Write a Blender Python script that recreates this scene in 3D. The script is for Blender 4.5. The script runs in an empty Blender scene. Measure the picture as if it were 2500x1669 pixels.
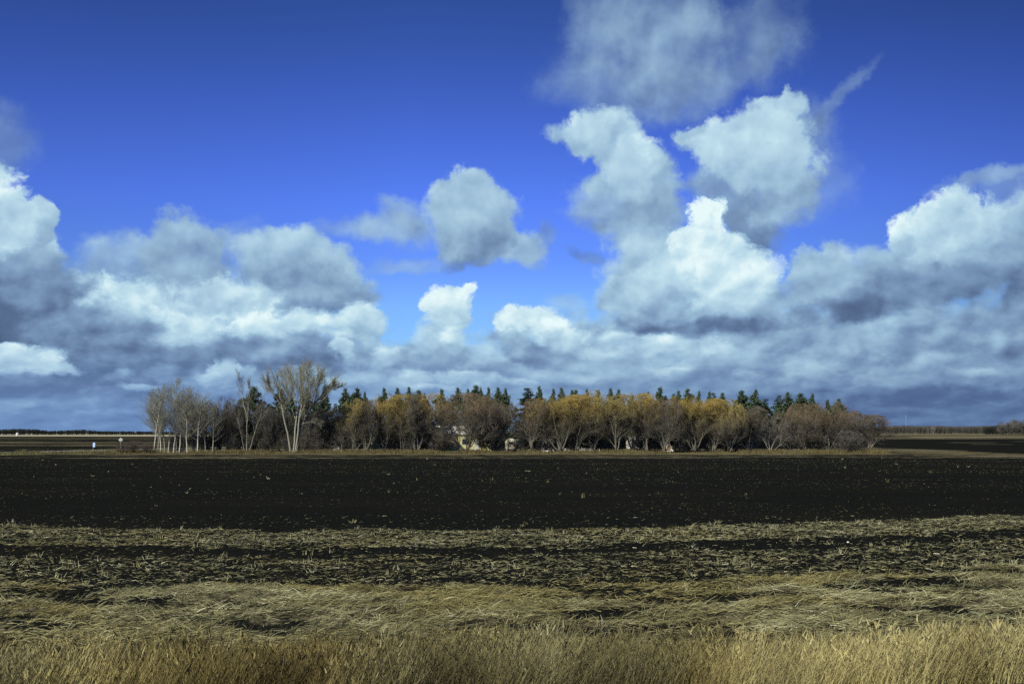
import bpy, math, random
import numpy as np
from mathutils import Vector, Matrix

# ------------------------------------------------------------------ camera
SC = bpy.context.scene
COL = SC.collection
F_PX = 2431.0                 # focal length in pixels of a 2500 px wide frame (35 mm lens)
PITCH = math.radians(5.15)
EYE = 4.0
cam_d = bpy.data.cameras.new('camera'); cam_d.lens = 35.0; cam_d.sensor_width = 36.0
cam_d.clip_start = 0.1; cam_d.clip_end = 20000
cam = bpy.data.objects.new('camera', cam_d); COL.objects.link(cam)
cam.location = (0, 0, EYE); cam.rotation_euler = (math.pi/2 + PITCH, 0, 0)
SC.camera = cam
SC.view_settings.view_transform = 'Standard'; SC.view_settings.look = 'None'
SC.view_settings.exposure = 0.0; SC.view_settings.gamma = 1.0
SC.render.film_transparent = False
SC.cycles.max_bounces = 5; SC.cycles.diffuse_bounces = 3; SC.cycles.glossy_bounces = 2
SC.cycles.transmission_bounces = 2; SC.cycles.transparent_max_bounces = 8
SC.cycles.use_denoising = False

def S2L(r, g, b):
    return tuple(((c/255)/12.92 if c/255 <= .04045 else ((c/255+.055)/1.055)**2.4) for c in (r, g, b))

# ------------------------------------------------------------------ sun
SUN_EL, SUN_AZ = math.radians(38), math.radians(-142)     # azimuth from +Y towards +X: behind the camera, to its left
sdir = Vector((math.sin(SUN_AZ)*math.cos(SUN_EL), math.cos(SUN_AZ)*math.cos(SUN_EL), math.sin(SUN_EL)))
sun_d = bpy.data.lights.new('sun', 'SUN'); sun_d.energy = 4.6; sun_d.angle = math.radians(0.5); sun_d.color = (1.0, .94, .77)
sun = bpy.data.objects.new('sun', sun_d); COL.objects.link(sun)
sun.location = (0, 0, 60); sun.rotation_euler = sdir.to_track_quat('Z', 'Y').to_euler()

# ------------------------------------------------------------------ world: clear sky and the clouds in it, by compass direction
class Nodes:
    """small helper to write node trees as expressions"""
    def __init__(s, tree): s.t = tree; s.n = tree.nodes; s.l = tree.links
    def put(s, sock, v):
        if v is None: return
        if isinstance(v, bpy.types.NodeSocket): s.l.new(v, sock)
        else: sock.default_value = v
    def m(s, op, a, b=None, c=None, clamp=False):
        n = s.n.new('ShaderNodeMath'); n.operation = op; n.use_clamp = clamp
        for i, v in enumerate((a, b, c)): s.put(n.inputs[i], v)
        return n.outputs[0]
    def v(s, op, a, b=None, c=None, out=0):
        n = s.n.new('ShaderNodeVectorMath'); n.operation = op
        for i, x in enumerate((a, b, c)):
            if x is not None: s.put(n.inputs[i], x)
        return n.outputs[out]
    def scale(s, a, k):
        n = s.n.new('ShaderNodeVectorMath'); n.operation = 'SCALE'; s.put(n.inputs[0], a); s.put(n.inputs['Scale'], k); return n.outputs[0]
    def xyz(s, v):
        n = s.n.new('ShaderNodeSeparateXYZ'); s.put(n.inputs[0], v); return n.outputs
    def comb(s, x=0., y=0., z=0.):
        n = s.n.new('ShaderNodeCombineXYZ')
        for i, q in enumerate((x, y, z)): s.put(n.inputs[i], q)
        return n.outputs[0]
    def noise(s, vec, scale, detail=4., rough=.55, out='Fac', dim='3D', lac=2.0, dist=0.):
        n = s.n.new('ShaderNodeTexNoise'); n.noise_dimensions = dim
        s.put(n.inputs['Vector'], vec); s.put(n.inputs['Scale'], scale); s.put(n.inputs['Detail'], detail)
        s.put(n.inputs['Roughness'], rough); s.put(n.inputs['Lacunarity'], lac); s.put(n.inputs['Distortion'], dist)
        return n.outputs[out]
    def voro(s, vec, scale, detail=0., rough=.5, dim='2D', feature='F1', out='Distance', rnd=1.):
        n = s.n.new('ShaderNodeTexVoronoi'); n.voronoi_dimensions = dim; n.feature = feature
        s.put(n.inputs['Vector'], vec); s.put(n.inputs['Scale'], scale); s.put(n.inputs['Detail'], detail); s.put(n.inputs['Roughness'], rough)
        s.put(n.inputs['Randomness'], rnd)
        return n.outputs[out]
    def mr(s, v, a, b, c=0., d=1., smooth=True):
        n = s.n.new('ShaderNodeMapRange'); n.interpolation_type = 'SMOOTHSTEP' if smooth else 'LINEAR'; n.clamp = True
        for i, x in enumerate((v, a, b, c, d)): s.put(n.inputs[i], x)
        return n.outputs[0]
    def ramp(s, fac, stops, mode='LINEAR'):
        n = s.n.new('ShaderNodeValToRGB'); n.color_ramp.interpolation = mode
        e = n.color_ramp.elements
        while len(e) < len(stops): e.new(.5)
        for el, (p, c) in zip(e, stops): el.position = p; el.color = (*c[:3], 1)
        s.put(n.inputs[0], fac); return n.outputs[0]
    def mix(s, f, a, b, blend='MIX'):
        n = s.n.new('ShaderNodeMix'); n.data_type = 'RGBA'; n.blend_type = blend
        s.put(n.inputs[0], f)
        for k, x in ((6, a), (7, b)):
            s.put(n.inputs[k], x if isinstance(x, bpy.types.NodeSocket) else (*x[:3], 1))
        return n.outputs[2]
    def lerp(s, f, a, b):
        n = s.n.new('ShaderNodeMix'); n.data_type = 'FLOAT'
        s.put(n.inputs[0], f); s.put(n.inputs[2], a); s.put(n.inputs[3], b); return n.outputs[0]

def sky_angles(x, y):
    """direction (azimuth, elevation in degrees) of a place in the sky seen at frame position x, y"""
    dx, dz = (x-1250)/F_PX, (834.5-y)/F_PX
    c, s_ = math.cos(PITCH), math.sin(PITCH)
    Y, Z = c - dz*s_, s_ + dz*c
    return math.degrees(math.atan2(dx, Y)), math.degrees(math.atan2(Z, math.hypot(dx, Y)))

# clouds, far ones first: x, y, rx, ry, turn, light top, dark base, edge softness, opacity, edge noise (p = billows, w = wisps)
CLOUDS = [
 # bank low over the whole horizon
 (1174, 985, 2600, 125, 0, .55, .35, .45, 1.0, 'w'),
 (1900, 890, 900, 175, 0, .52, .37, .35, 1.0, 'w'),
 (200, 850, 620, 160, 0, .55, .32, .35, 1.0, 'w'),
 (1230, 860, 420, 75, 0, .66, .50, .60, .9, 'w'),
 (900, 880, 260, 70, 0, .60, .45, .50, .9, 'w'),
 # big group on the left: back rows
 (430, 590, 100, 85, 0, .56, .42, .30, .95, 'w'),
 (290, 610, 110, 55, 0, .56, .50, .55, .80, 'w'),
 (545, 545, 60, 35, 0, .50, .50, .8, .40, 'w'),
 (600, 580, 60, 50, 0, .64, .55, .4, .9, 'w'),
 (690, 610, 110, 75, -10, .68, .45, .25, .97, 'w'),
 (770, 650, 80, 45, -25, .64, .50, .35, .95, 'w'),
 (680, 670, 150, 55, 0, .50, .38, .4, .95, 'w'),
 (180, 660, 90, 40, 0, .72, .55, .4, .95, 'p'),
 (300, 700, 190, 65, -5, .86, .60, .2, 1, 'p'),
 (450, 650, 70, 45, 0, .50, .42, .4, .8, 'w'),
 (470, 690, 90, 50, 0, .84, .66, .3, .95, 'p'),
 (560, 690, 100, 55, -10, .80, .62, .3, .95, 'p'),
 (400, 760, 170, 55, -5, .92, .60, .3, .95, 'p'),
 (230, 760, 140, 60, 0, .52, .38, .5, .85, 'w'),
 (820, 745, 70, 55, 0, .88, .55, .25, 1, 'p'),
 (650, 745, 140, 48, -4, 1.0, .70, .3, 1, 'p'),
 (480, 790, 90, 30, 0, .72, .52, .5, .8, 'p'),
 (620, 812, 230, 42, 0, .40, .22, .4, .95, 'w'),
 (330, 830, 190, 40, 0, .34, .20, .4, .95, 'w'),
 (860, 810, 80, 40, 0, .60, .45, .4, .8, 'p'),
 (900, 810, 50, 30, 0, .84, .6, .4, .9, 'p'),
 (790, 800, 40, 20, 0, .85, .7, .4, .8, 'p'),
 # tower at the left end
 (95, 600, 55, 75, 0, .62, .50, .25, 1, 'p'),
 (20, 600, 100, 110, 0, .55, .36, .3, 1, 'w'),
 (75, 510, 48, 60, 0, .72, .52, .2, 1, 'p'),
 (5, 480, 85, 105, 0, .93, .66, .18, 1, 'p'),
 (30, 690, 170, 80, 0, .40, .20, .4, 1, 'w'),
 (10, 745, 190, 40, 0, .16, .06, .4, 1, 'w'),
 (170, 770, 110, 60, 0, .38, .28, .5, .8, 'w'),
 (0, 815, 150, 38, -4, .95, .62, .25, 1, 'p'),
 (105, 840, 75, 28, -15, .88, .60, .35, 1, 'p'),
 (90, 885, 260, 28, 0, .22, .16, .4, .9, 'w'),
 (500, 862, 50, 26, 0, .82, .6, .4, .95, 'p'),
 (590, 870, 60, 20, 0, .66, .5, .5, .8, 'p'),
 (330, 892, 55, 12, 0, .7, .5, .5, .8, 'p'),
 (110, 940, 130, 16, 0, .48, .36, .5, .8, 'w'),
 # small clouds, middle
 (800, 525, 70, 22, 5, .50, .50, .9, .45, 'w'),
 (885, 525, 75, 28, 5, .58, .56, .7, .75, 'w'),
 (925, 488, 42, 28, -20, .56, .55, .7, .70, 'w'),
 (960, 530, 40, 30, 0, .54, .52, .8, .55, 'w'),
 (935, 607, 65, 16, 8, .52, .52, .9, .50, 'w'),
 (1255, 545, 22, 20, 40, .40, .36, .8, .55, 'w'),
 (1035, 605, 28, 12, 0, .30, .30, .9, .55, 'w'),
 (1345, 590, 34, 10, -15, .28, .28, .9, .50, 'w'),
 (1185, 570, 62, 36, -10, .60, .50, .4, .95, 'w'),
 (1080, 560, 72, 44, 0, .52, .34, .4, 1, 'w'),
 (1030, 450, 34, 28, 0, .58, .55, .5, .85, 'w'),
 (1130, 440, 30, 22, 0, .58, .55, .6, .7, 'w'),
 (1080, 430, 50, 40, 0, .68, .62, .3, 1, 'w'),
 (1080, 495, 90, 88, 0, .68, .46, .28, 1, 'w'),
 # tower, middle
 (1010, 830, 90, 45, 0, .42, .36, .5, .8, 'w'),
 (1015, 770, 56, 62, 0, .80, .48, .35, .95, 'p'),
 (1030, 700, 58, 62, 0, 1.0, .74, .16, 1, 'p'),
 (1066, 662, 26, 16, 0, .98, .88, .25, 1, 'p'),
 (985, 690, 22, 22, 0, .95, .85, .25, 1, 'p'),
 (1040, 775, 30, 32, 0, .92, .62, .35, .9, 'p'),
 (960, 870, 60, 26, 0, .78, .58, .4, .9, 'p'),
 (1070, 868, 80, 22, -5, .84, .58, .35, .9, 'p'),
 (1000, 888, 70, 14, 0, .86, .62, .35, .9, 'p'),
 # cumulus right of the middle
 (1440, 790, 130, 70, 0, .68, .48, .4, .9, 'w'),
 (1300, 695, 40, 20, 0, .62, .6, .8, .5, 'w'),
 (1410, 680, 50, 40, 0, .74, .52, .35, .9, 'p'),
 (1180, 745, 46, 44, 0, .98, .74, .18, 1, 'p'),
 (1225, 745, 50, 40, 0, .86, .66, .25, 1, 'p'),
 (1290, 775, 85, 42, -15, .98, .60, .25, 1, 'p'),
 (1195, 800, 60, 30, -30, .45, .36, .4, .9, 'w'),
 (1340, 810, 60, 30, -10, .80, .52, .3, .95, 'p'),
 (1270, 825, 90, 22, -8, .44, .38, .5, .85, 'w'),
 (1420, 800, 50, 46, 0, .82, .58, .3, .95, 'p'),
 (1500, 790, 75, 34, 0, .86, .56, .35, .95, 'p'),
 (1400, 850, 90, 26, 0, .60, .46, .5, .8, 'w'),
 (1560, 850, 80, 22, -5, .80, .55, .4, .9, 'p'),
 (1600, 800, 110, 40, 0, .66, .45, .4, .85, 'p'),
 (1690, 830, 120, 40, 0, .58, .44, .5, .8, 'w'),
 # veil at the top
 (1400, 60, 80, 70, 30, .50, .48, .9, .62, 'w'),
 (1520, 100, 105, 110, 0, .50, .44, .9, .70, 'w'),
 (1590, 40, 50, 50, 0, .48, .44, .9, .55, 'w'),
 (1740, 90, 80, 70, 0, .42, .40, .95, .55, 'w'),
 (1410, 190, 130, 55, 0, .44, .44, .9, .58, 'w'),
 (1560, 210, 120, 45, 15, .42, .40, .9, .52, 'w'),
 (1690, 170, 120, 34, 30, .38, .38, .95, .42, 'w'),
 (10, 320, 55, 55, 0, .34, .36, .95, .55, 'w'),
 # tall pair, upper right
 (1920, 230, 90, 14, 40, .42, .42, .95, .42, 'w'),
 (1850, 300, 60, 55, 0, .42, .40, .9, .65, 'w'),
 (1870, 420, 70, 60, 0, .46, .46, .9, .40, 'w'),
 (1480, 510, 80, 80, 0, .52, .48, .5, .92, 'w'),
 (1365, 420, 45, 38, 0, .64, .58, .3, .95, 'p'),
 (1400, 470, 80, 55, 0, .58, .48, .5, .90, 'w'),
 (1480, 420, 72, 85, 0, .64, .46, .3, 1, 'w'),
 (1282, 312, 34, 20, 0, .60, .60, .5, .9, 'p'),
 (1345, 320, 60, 55, 0, .66, .56, .3, 1, 'p'),
 (1430, 340, 88, 58, -35, .74, .64, .3, 1, 'w'),
 (1375, 290, 66, 50, 0, .74, .66, .22, 1, 'p'),
 (1460, 350, 68, 55, -20, .80, .66, .22, 1, 'p'),
 (1440, 400, 50, 60, 0, .74, .58, .4, .95, 'w'),
 (1730, 520, 60, 65, 0, .34, .28, .5, .95, 'w'),
 (1680, 440, 80, 70, 0, .46, .40, .5, .90, 'w'),
 (1800, 430, 75, 80, 0, .62, .46, .4, .97, 'w'),
 (1600, 310, 46, 38, 0, .72, .66, .25, 1, 'p'),
 (1815, 235, 32, 30, 0, .66, .64, .3, 1, 'p'),
 (1770, 265, 70, 48, 15, .72, .66, .25, 1, 'p'),
 (1700, 310, 90, 42, 15, .78, .70, .25, 1, 'p'),
 (1690, 350, 100, 60, -10, .78, .64, .3, 1, 'w'),
 (1750, 350, 120, 85, -10, .82, .62, .25, 1, 'w'),
 # brilliant heap under them
 (1490, 620, 90, 85, 0, .68, .54, .4, 1, 'w'),
 (1605, 735, 210, 28, 0, .36, .24, .5, .9, 'w'),
 (1600, 660, 160, 85, 0, .84, .52, .3, 1, 'w'),
 (1500, 690, 100, 50, 0, .72, .38, .4, .95, 'w'),
 (1735, 655, 62, 85, 0, .95, .62, .2, 1, 'p'),
 (1575, 575, 48, 50, 0, 1.0, .86, .2, 1, 'p'),
 (1612, 540, 58, 50, 0, 1.0, .92, .2, 1, 'p'),
 (1618, 508, 60, 52, 0, 1.0, .92, .16, 1, 'p'),
 (1660, 575, 60, 60, 0, .95, .80, .25, 1, 'p'),
 (1650, 640, 90, 60, 0, .90, .76, .4, .95, 'p'),
 (1690, 715, 110, 30, 0, .82, .40, .4, .95, 'w'),
 (1670, 750, 190, 15, 0, .30, .26, .6, .8, 'w'),
 (1600, 556, 66, 44, 0, 1.0, .9, .25, 1, 'p'),
 # heap on the right
 (2275, 408, 125, 14, 10, .52, .52, .9, .62, 'w'),
 (2320, 430, 70, 20, 5, .48, .46, .95, .45, 'w'),
 (1850, 620, 45, 50, 0, .64, .56, .3, 1, 'p'),
 (1915, 585, 45, 45, 0, .66, .54, .3, .97, 'p'),
 (2330, 560, 90, 100, 0, .60, .36, .3, 1, 'w'),
 (2200, 600, 200, 75, 10, .60, .32, .3, 1, 'w'),
 (1900, 660, 100, 60, 0, .64, .38, .3, 1, 'w'),
 (2000, 650, 110, 70, 0, .60, .30, .4, 1, 'w'),
 (2100, 545, 85, 60, 20, .80, .60, .25, 1, 'p'),
 (2260, 500, 70, 58, 0, .80, .54, .22, 1, 'p'),
 (2180, 500, 95, 68, 10, .92, .62, .2, 1, 'p'),
 (2130, 590, 120, 50, 0, .74, .48, .5, .9, 'p'),
 (2030, 690, 160, 36, 6, .30, .16, .5, .9, 'w'),
 (2170, 650, 150, 32, 14, .40, .26, .6, .85, 'w'),
 (2345, 690, 40, 60, 0, .26, .14, .4, .95, 'w'),
 (2320, 775, 260, 75, 0, .42, .36, .5, .9, 'w'),
 (2080, 790, 170, 50, 0, .54, .40, .4, .9, 'w'),
 (1930, 850, 130, 42, 0, .60, .40, .4, .9, 'p'),
 (2240, 858, 42, 12, 0, .64, .50, .5, .8, 'p'),
 (2000, 910, 340, 22, 0, .20, .16, .5, .8, 'w'),
 (2250, 940, 420, 14, 1, .16, .22, .6, .7, 'w'),
 (2100, 975, 420, 16, 0, .30, .34, .6, .6, 'w'),
 (200, 905, 300, 14, 0, .20, .24, .6, .7, 'w'),
 (700, 880, 180, 22, 0, .50, .36, .5, .7, 'w'),
 (1500, 890, 420, 22, 0, .48, .40, .6, .7, 'w'),
 # small puffs low down
 (700, 846, 60, 12, 0, .74, .56, .6, .8, 'p'),
 (750, 872, 46, 13, 0, .80, .58, .5, .85, 'p'),
 (830, 872, 40, 12, 0, .72, .56, .6, .8, 'p'),
 (430, 905, 70, 8, 0, .66, .50, .7, .7, 'p'),
 (511, 843, 48, 22, 0, .86, .60, .4, .95, 'p'),
 (560, 850, 40, 16, 0, .70, .52, .5, .9, 'p'),
 (316, 890, 52, 9, -3, .78, .60, .6, .9, 'p'),
 (283, 857, 26, 8, 0, .62, .50, .7, .7, 'p'),
 (80, 935, 90, 11, 2, .58, .42, .6, .8, 'p'),
 (200, 950, 120, 7, 0, .52, .42, .7, .7, 'w'),
 (1205, 876, 32, 9, 0, .84, .60, .5, .9, 'p'),
 (1345, 866, 40, 15, 0, .74, .54, .45, .9, 'p'),
 (1120, 880, 60, 10, 0, .72, .52, .5, .8, 'p'),
 (1543, 857, 40, 14, 0, .88, .58, .45, .9, 'p'),
 (1535, 786, 40, 30, 0, .88, .60, .4, .9, 'p'),
 (1640, 806, 60, 24, 0, .80, .56, .45, .9, 'p'),
 (1713, 858, 36, 13, 0, .66, .50, .5, .8, 'p'),
 (1776, 780, 70, 18, 0, .40, .36, .6, .7, 'w'),
 (1885, 812, 60, 24, 0, .62, .46, .5, .85, 'p'),
 (1860, 852, 80, 24, 0, .64, .42, .4, .9, 'p'),
 (2010, 855, 60, 18, 0, .58, .42, .5, .85, 'p'),
 (2160, 830, 90, 22, 0, .52, .40, .6, .8, 'w'),
 (2255, 862, 40, 11, 0, .70, .46, .5, .85, 'p'),
 (1000, 902, 520, 10, 0, .50, .42, .7, .6, 'w'),
]
WORLD_STRENGTH = 0.1
world = bpy.data.worlds.new('World'); SC.world = world; world.use_nodes = True
world.cycles.sampling_method = 'MANUAL'; world.cycles.sample_map_resolution = 512
wt = world.node_tree; wt.nodes.clear(); W = Nodes(wt)
out = wt.nodes.new('ShaderNodeOutputWorld'); bg = wt.nodes.new('ShaderNodeBackground')
wt.links.new(bg.outputs[0], out.inputs[0]); bg.inputs['Strength'].default_value = WORLD_STRENGTH
dirn = wt.nodes.new('ShaderNodeTexCoord').outputs['Generated']
dx_, dy_, dz_ = W.xyz(dirn)
DEG = 57.29578
az = W.m('MULTIPLY', W.m('ARCTAN2', dx_, dy_), DEG)
el = W.m('MULTIPLY', W.m('ARCSINE', dz_), DEG)
# the finer the nearer the horizon: noise space grows with closeness to it
squashed = W.m('ADD', W.m('MULTIPLY', el, .75), W.m('MULTIPLY', W.m('LOGARITHM', W.m('ADD', W.m('DIVIDE', W.m('MAXIMUM', el, -.7), 1.2), 1.), math.e), 4.))
nvec = W.comb(az, squashed, 0.)
warp_c = W.noise(nvec, .30, 7., .62, out='Color')
warp = W.v('SUBTRACT', warp_c, (.5, .5, .5))
amp = W.mr(el, 1., 14., 1.2, 3.2, smooth=False)
pos = W.comb(az, el, 0.)
wpos = W.v('MULTIPLY', W.v('ADD', pos, W.scale(warp, amp)), (1, 1, 0))
bil_v = W.v('MULTIPLY', W.v('ADD', nvec, W.scale(warp, 4.5)), (1, 1, 0))
LS = (-.55, .83, 0)                                     # towards the sun, on the sky
bil = W.voro(bil_v, .46, 4.5, .60)
bil1 = W.voro(bil_v, .36, 1., .5)
bil2 = W.voro(W.v('ADD', bil_v, tuple(.42*c for c in LS)), .36, 1., .5)
emb = W.m('SUBTRACT', bil2, bil1)                          # lit side of the billows
wsp = W.noise(W.v('ADD', nvec, (31., 7., 0)), .55, 6., .60)
wsp1 = W.noise(W.v('ADD', nvec, (31., 7., 0)), .40, 3.5, .5)
wsp2 = W.noise(W.v('ADD', nvec, (31. + .8*LS[0], 7. + .8*LS[1], 0)), .40, 3.5, .5)
wemb = W.m('SUBTRACT', wsp1, wsp2)
nb = W.m('MULTIPLY_ADD', bil, .40, -.21)
nw = W.m('MULTIPLY_ADD', wsp, 1.3, -.68)
sh_p = W.m('ADD', W.m('MULTIPLY', emb, .34), W.m('MULTIPLY', wemb, .6))
low_k = W.mr(el, 10., 5., 1., 1.35)
sh_w = W.m('MULTIPLY', W.m('ADD', W.m('MULTIPLY', emb, .13), W.m('MULTIPLY', wemb, .55)), low_k)
gt = bpy.data.node_groups.new('cloud', 'ShaderNodeTree'); G = Nodes(gt)
for nm, ty in (('Pos', 'Vector'), ('P', 'Float'), ('C', 'Float'), ('Edge', 'Float'), ('Shade', 'Float'), ('Loc', 'Vector'), ('Rot', 'Vector'),
               ('Scale', 'Vector'), ('Hi', 'Float'), ('Lo', 'Float'), ('Op', 'Float'), ('Top', 'Float'), ('Base', 'Float')):
    gt.interface.new_socket(nm, in_out='INPUT', socket_type='NodeSocket' + ty)
for nm in ('P', 'C'): gt.interface.new_socket(nm, in_out='OUTPUT', socket_type='NodeSocketFloat')
gi = gt.nodes.new('NodeGroupInput').outputs; go = gt.nodes.new('NodeGroupOutput').inputs
gx = G.xyz(gi['Pos'])
gp = G.comb(gx[0], gx[1], gi['C'])            # the running cover rides along in z, where the scale makes it count for nothing
mp = gt.nodes.new('ShaderNodeMapping'); mp.vector_type = 'TEXTURE'
for k, nm in enumerate(('Loc', 'Rot', 'Scale')): gt.links.new(gi[nm], mp.inputs[k+1])
gt.links.new(gp, mp.inputs[0]); q = mp.outputs[0]
dd = G.m('ADD', G.v('LENGTH', q, out=1), gi['Edge'])
al = G.mr(dd, gi['Hi'], gi['Lo'], 0., gi['Op'])
up = G.v('DOT_PRODUCT', q, (-.30, .9, 0), out=1)
bb_ = G.m('ADD', G.mr(up, -.75, .75, gi['Base'], gi['Top'], smooth=False), gi['Shade'])
gt.links.new(G.lerp(al, gi['P'], bb_), go[0]); gt.links.new(G.lerp(al, gi['C'], 1.), go[1])
P = C = 0.
K = 2500/2349
for (x, y, rx, ry, rot, bt, bb, soft, op, kind) in CLOUDS:
    x, y, rx, ry = x*K, y*K, rx*K, ry*K
    a0, e0 = sky_angles(x, y)
    sc_ = 1/F_PX*DEG
    ax = max(math.cos(math.radians(a0)), .5)
    g = wt.nodes.new('ShaderNodeGroup'); g.node_tree = gt; I = g.inputs
    W.put(I['Pos'], wpos); W.put(I['P'], P); W.put(I['C'], C)
    W.put(I['Edge'], nb if kind == 'p' else nw); W.put(I['Shade'], sh_p if kind == 'p' else sh_w)
    I['Loc'].default_value = (a0, e0, 0); I['Rot'].default_value = (0, 0, math.radians(rot))
    I['Scale'].default_value = (rx*sc_*ax**2*1.04, ry*sc_*ax*1.04, 1e7)
    I['Hi'].default_value = 1.06 + .75*soft; I['Lo'].default_value = 1.0 - .7*soft
    I['Op'].default_value = op; I['Top'].default_value = bt; I['Base'].default_value = bb
    P, C = g.outputs[0], g.outputs[1]
B = W.m('DIVIDE', P, W.m('MAXIMUM', C, .001))
B = W.m('ADD', B, 0, clamp=True)
S = 1/WORLD_STRENGTH
def sk(*c): return tuple(v*1.0 for v in S2L(*c))
cloud_col = W.ramp(B, [(0, sk(76, 95, 128)), (.2, sk(92, 115, 150)), (.4, sk(124, 154, 188)), (.6, sk(157, 191, 216)), (.8, sk(188, 220, 235)), (1., sk(230, 249, 251))])
# far low cloud turns bluer and duller
veil = W.mr(el, 5., .0, 0., .60)
vc = W.mix(W.mr(az, -8., 22.), sk(104, 140, 196), sk(74, 100, 150))
cloud_col = W.mix(veil, cloud_col, vc)
# the physical sky, its blue deepened overhead as in the photograph
nish = wt.nodes.new('ShaderNodeTexSky'); nish.sky_type = 'NISHITA'; nish.sun_disc = False
nish.sun_elevation = SUN_EL; nish.sun_rotation = SUN_AZ % (2*math.pi)
nish.altitude = 300; nish.air_density = 1.0; nish.dust_density = .6; nish.ozone_density = 2.0
TINT = []
for e, want, have in ((0, (150, 205, 250), (.60, .60, .46)), (2.4, (146, 204, 255), (.60, .70, .617)), (4.8, (142, 200, 255), (.474, .631, .694)), (7.1, (128, 184, 255), (.366, .533, .68)),
                      (9.7, (104, 152, 255), (.287, .44, .624)), (13, (90, 133, 248), (.227, .361, .552)), (17.6, (70, 106, 208), (.171, .279, .462)),
                      (22, (54, 86, 168), (.136, .223, .386)), (27, (44, 74, 140), (.118, .195, .34))):
    TINT.append((e/30, tuple(w/h for w, h in zip(S2L(*want), have))))
tint = W.ramp(W.mr(el, 0., 30., smooth=False), TINT)
side = W.ramp(W.mr(az, -30., 30., smooth=False), [(0, (.84,)*3), (.4, (1,)*3), (.62, (.92,)*3), (1, (.55,)*3)])
clear = W.v('MULTIPLY', W.v('MULTIPLY', nish.outputs[0], tint), side)
final = W.mix(C, clear, W.scale(cloud_col, S))
# below the horizon (never seen): dull earth
final = W.mix(W.mr(el, -.6, -.2), (.35, .33, .30), final)
wt.links.new(final, bg.inputs[0])
print('sky blobs', len(CLOUDS))
# ------------------------------------------------------------------ mesh helpers
RS = np.random.RandomState
def mesh_np(name, V, Fc, mat=None, parent=None, smooth=False, attrs=None, loc=None):
    """one mesh object from numpy arrays (all faces with the same number of corners)"""
    me = mesh_data(name, V, Fc, mat, smooth, attrs)
    return link(name, me, parent, loc)
def mesh_data(name, V, Fc, mat=None, smooth=False, attrs=None):
    V = np.ascontiguousarray(V, dtype=np.float32); Fc = np.ascontiguousarray(Fc, dtype=np.int32)
    me = bpy.data.meshes.new(name); k = Fc.shape[1]
    me.vertices.add(len(V)); me.vertices.foreach_set('co', V.ravel())
    me.loops.add(Fc.size); me.loops.foreach_set('vertex_index', Fc.ravel())
    me.polygons.add(len(Fc)); me.polygons.foreach_set('loop_start', np.arange(0, Fc.size, k, dtype=np.int32))
    try: me.polygons.foreach_set('loop_total', np.full(len(Fc), k, dtype=np.int32))
    except Exception: pass
    if smooth: me.polygons.foreach_set('use_smooth', np.ones(len(Fc), dtype=bool))
    for nm, a in (attrs or {}).items():
        at = me.attributes.new(nm, 'FLOAT', 'POINT'); at.data.foreach_set('value', np.ascontiguousarray(a, dtype=np.float32))
    me.update(calc_edges=True); me.validate()
    if mat: me.materials.append(mat)
    return me
def link(name, me, parent=None, loc=None):
    o = bpy.data.objects.new(name, me); COL.objects.link(o)
    if parent: o.parent = parent
    if loc is not None: o.location = loc
    return o
def tag(o, label=None, category=None, group=None, kind=None):
    for k, v in (('label', label), ('category', category), ('group', group), ('kind', kind)):
        if v: o[k] = v
    return o
def empty(name, loc, label, category, group=None, rz=0.):
    o = link(name, None, None, loc); o.rotation_euler = (0, 0, rz); o.empty_display_size = .5
    return tag(o, label, category, group)

class MB:
    """boxes, prisms and tubes collected into one mesh part"""
    def __init__(s): s.v = []; s.f = []
    def add(s, vs, fs):
        n = len(s.v); s.v += [tuple(p) for p in vs]; s.f += [tuple(i+n for i in f) for f in fs]; return s
    def box(s, c, d, rz=0.):
        x, y, z = (q/2 for q in d); R = Matrix.Rotation(rz, 3, 'Z'); c = Vector(c)
        vs = [c + R @ Vector((sx*x, sy*y, sz*z)) for sz in (-1, 1) for sx, sy in ((-1, -1), (1, -1), (1, 1), (-1, 1))]
        return s.add(vs, [(3, 2, 1, 0), (4, 5, 6, 7), (0, 1, 5, 4), (1, 2, 6, 5), (2, 3, 7, 6), (3, 0, 4, 7)])
    def prism(s, pts, a, b, axis='y'):
        """outline extruded from a to b along an axis; points are the other two coordinates"""
        f = {'y': lambda p, t: (p[0], t, p[1]), 'x': lambda p, t: (t, p[0], p[1]), 'z': lambda p, t: (p[0], p[1], t)}[axis]
        n = len(pts); vs = [f(p, a) for p in pts] + [f(p, b) for p in pts]
        return s.add(vs, [tuple(range(n)), tuple(range(2*n-1, n-1, -1))] + [((i+1) % n, i, n+i, n+(i+1) % n) for i in range(n)])
    def tube(s, p0, p1, r0, r1=None, n=8):
        r1 = r0 if r1 is None else r1; p0 = Vector(p0); p1 = Vector(p1); ax = (p1-p0).normalized()
        a = ax.orthogonal().normalized(); b = ax.cross(a)
        vs = [p + (a*math.cos(t) + b*math.sin(t))*r for p, r in ((p0, r0), (p1, r1)) for t in [2*math.pi*i/n for i in range(n)]]
        return s.add(vs, [tuple(range(n))[::-1], tuple(range(n, 2*n))] + [(i, (i+1) % n, n+(i+1) % n, n+i) for i in range(n)])
    def build(s, name, mat, parent=None, bevel=0., loc=None):
        me = bpy.data.meshes.new(name); me.from_pydata(s.v, [], s.f); me.update()
        import bmesh
        bm = bmesh.new(); bm.from_mesh(me); bmesh.ops.recalc_face_normals(bm, faces=bm.faces)
        if bevel: bmesh.ops.bevel(bm, geom=[e for e in bm.edges if e.calc_face_angle(0) > .5], offset=bevel, segments=2, affect='EDGES', profile=.5)
        bm.to_mesh(me); bm.free(); me.materials.append(mat)
        return link(name, me, parent, loc)

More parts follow.
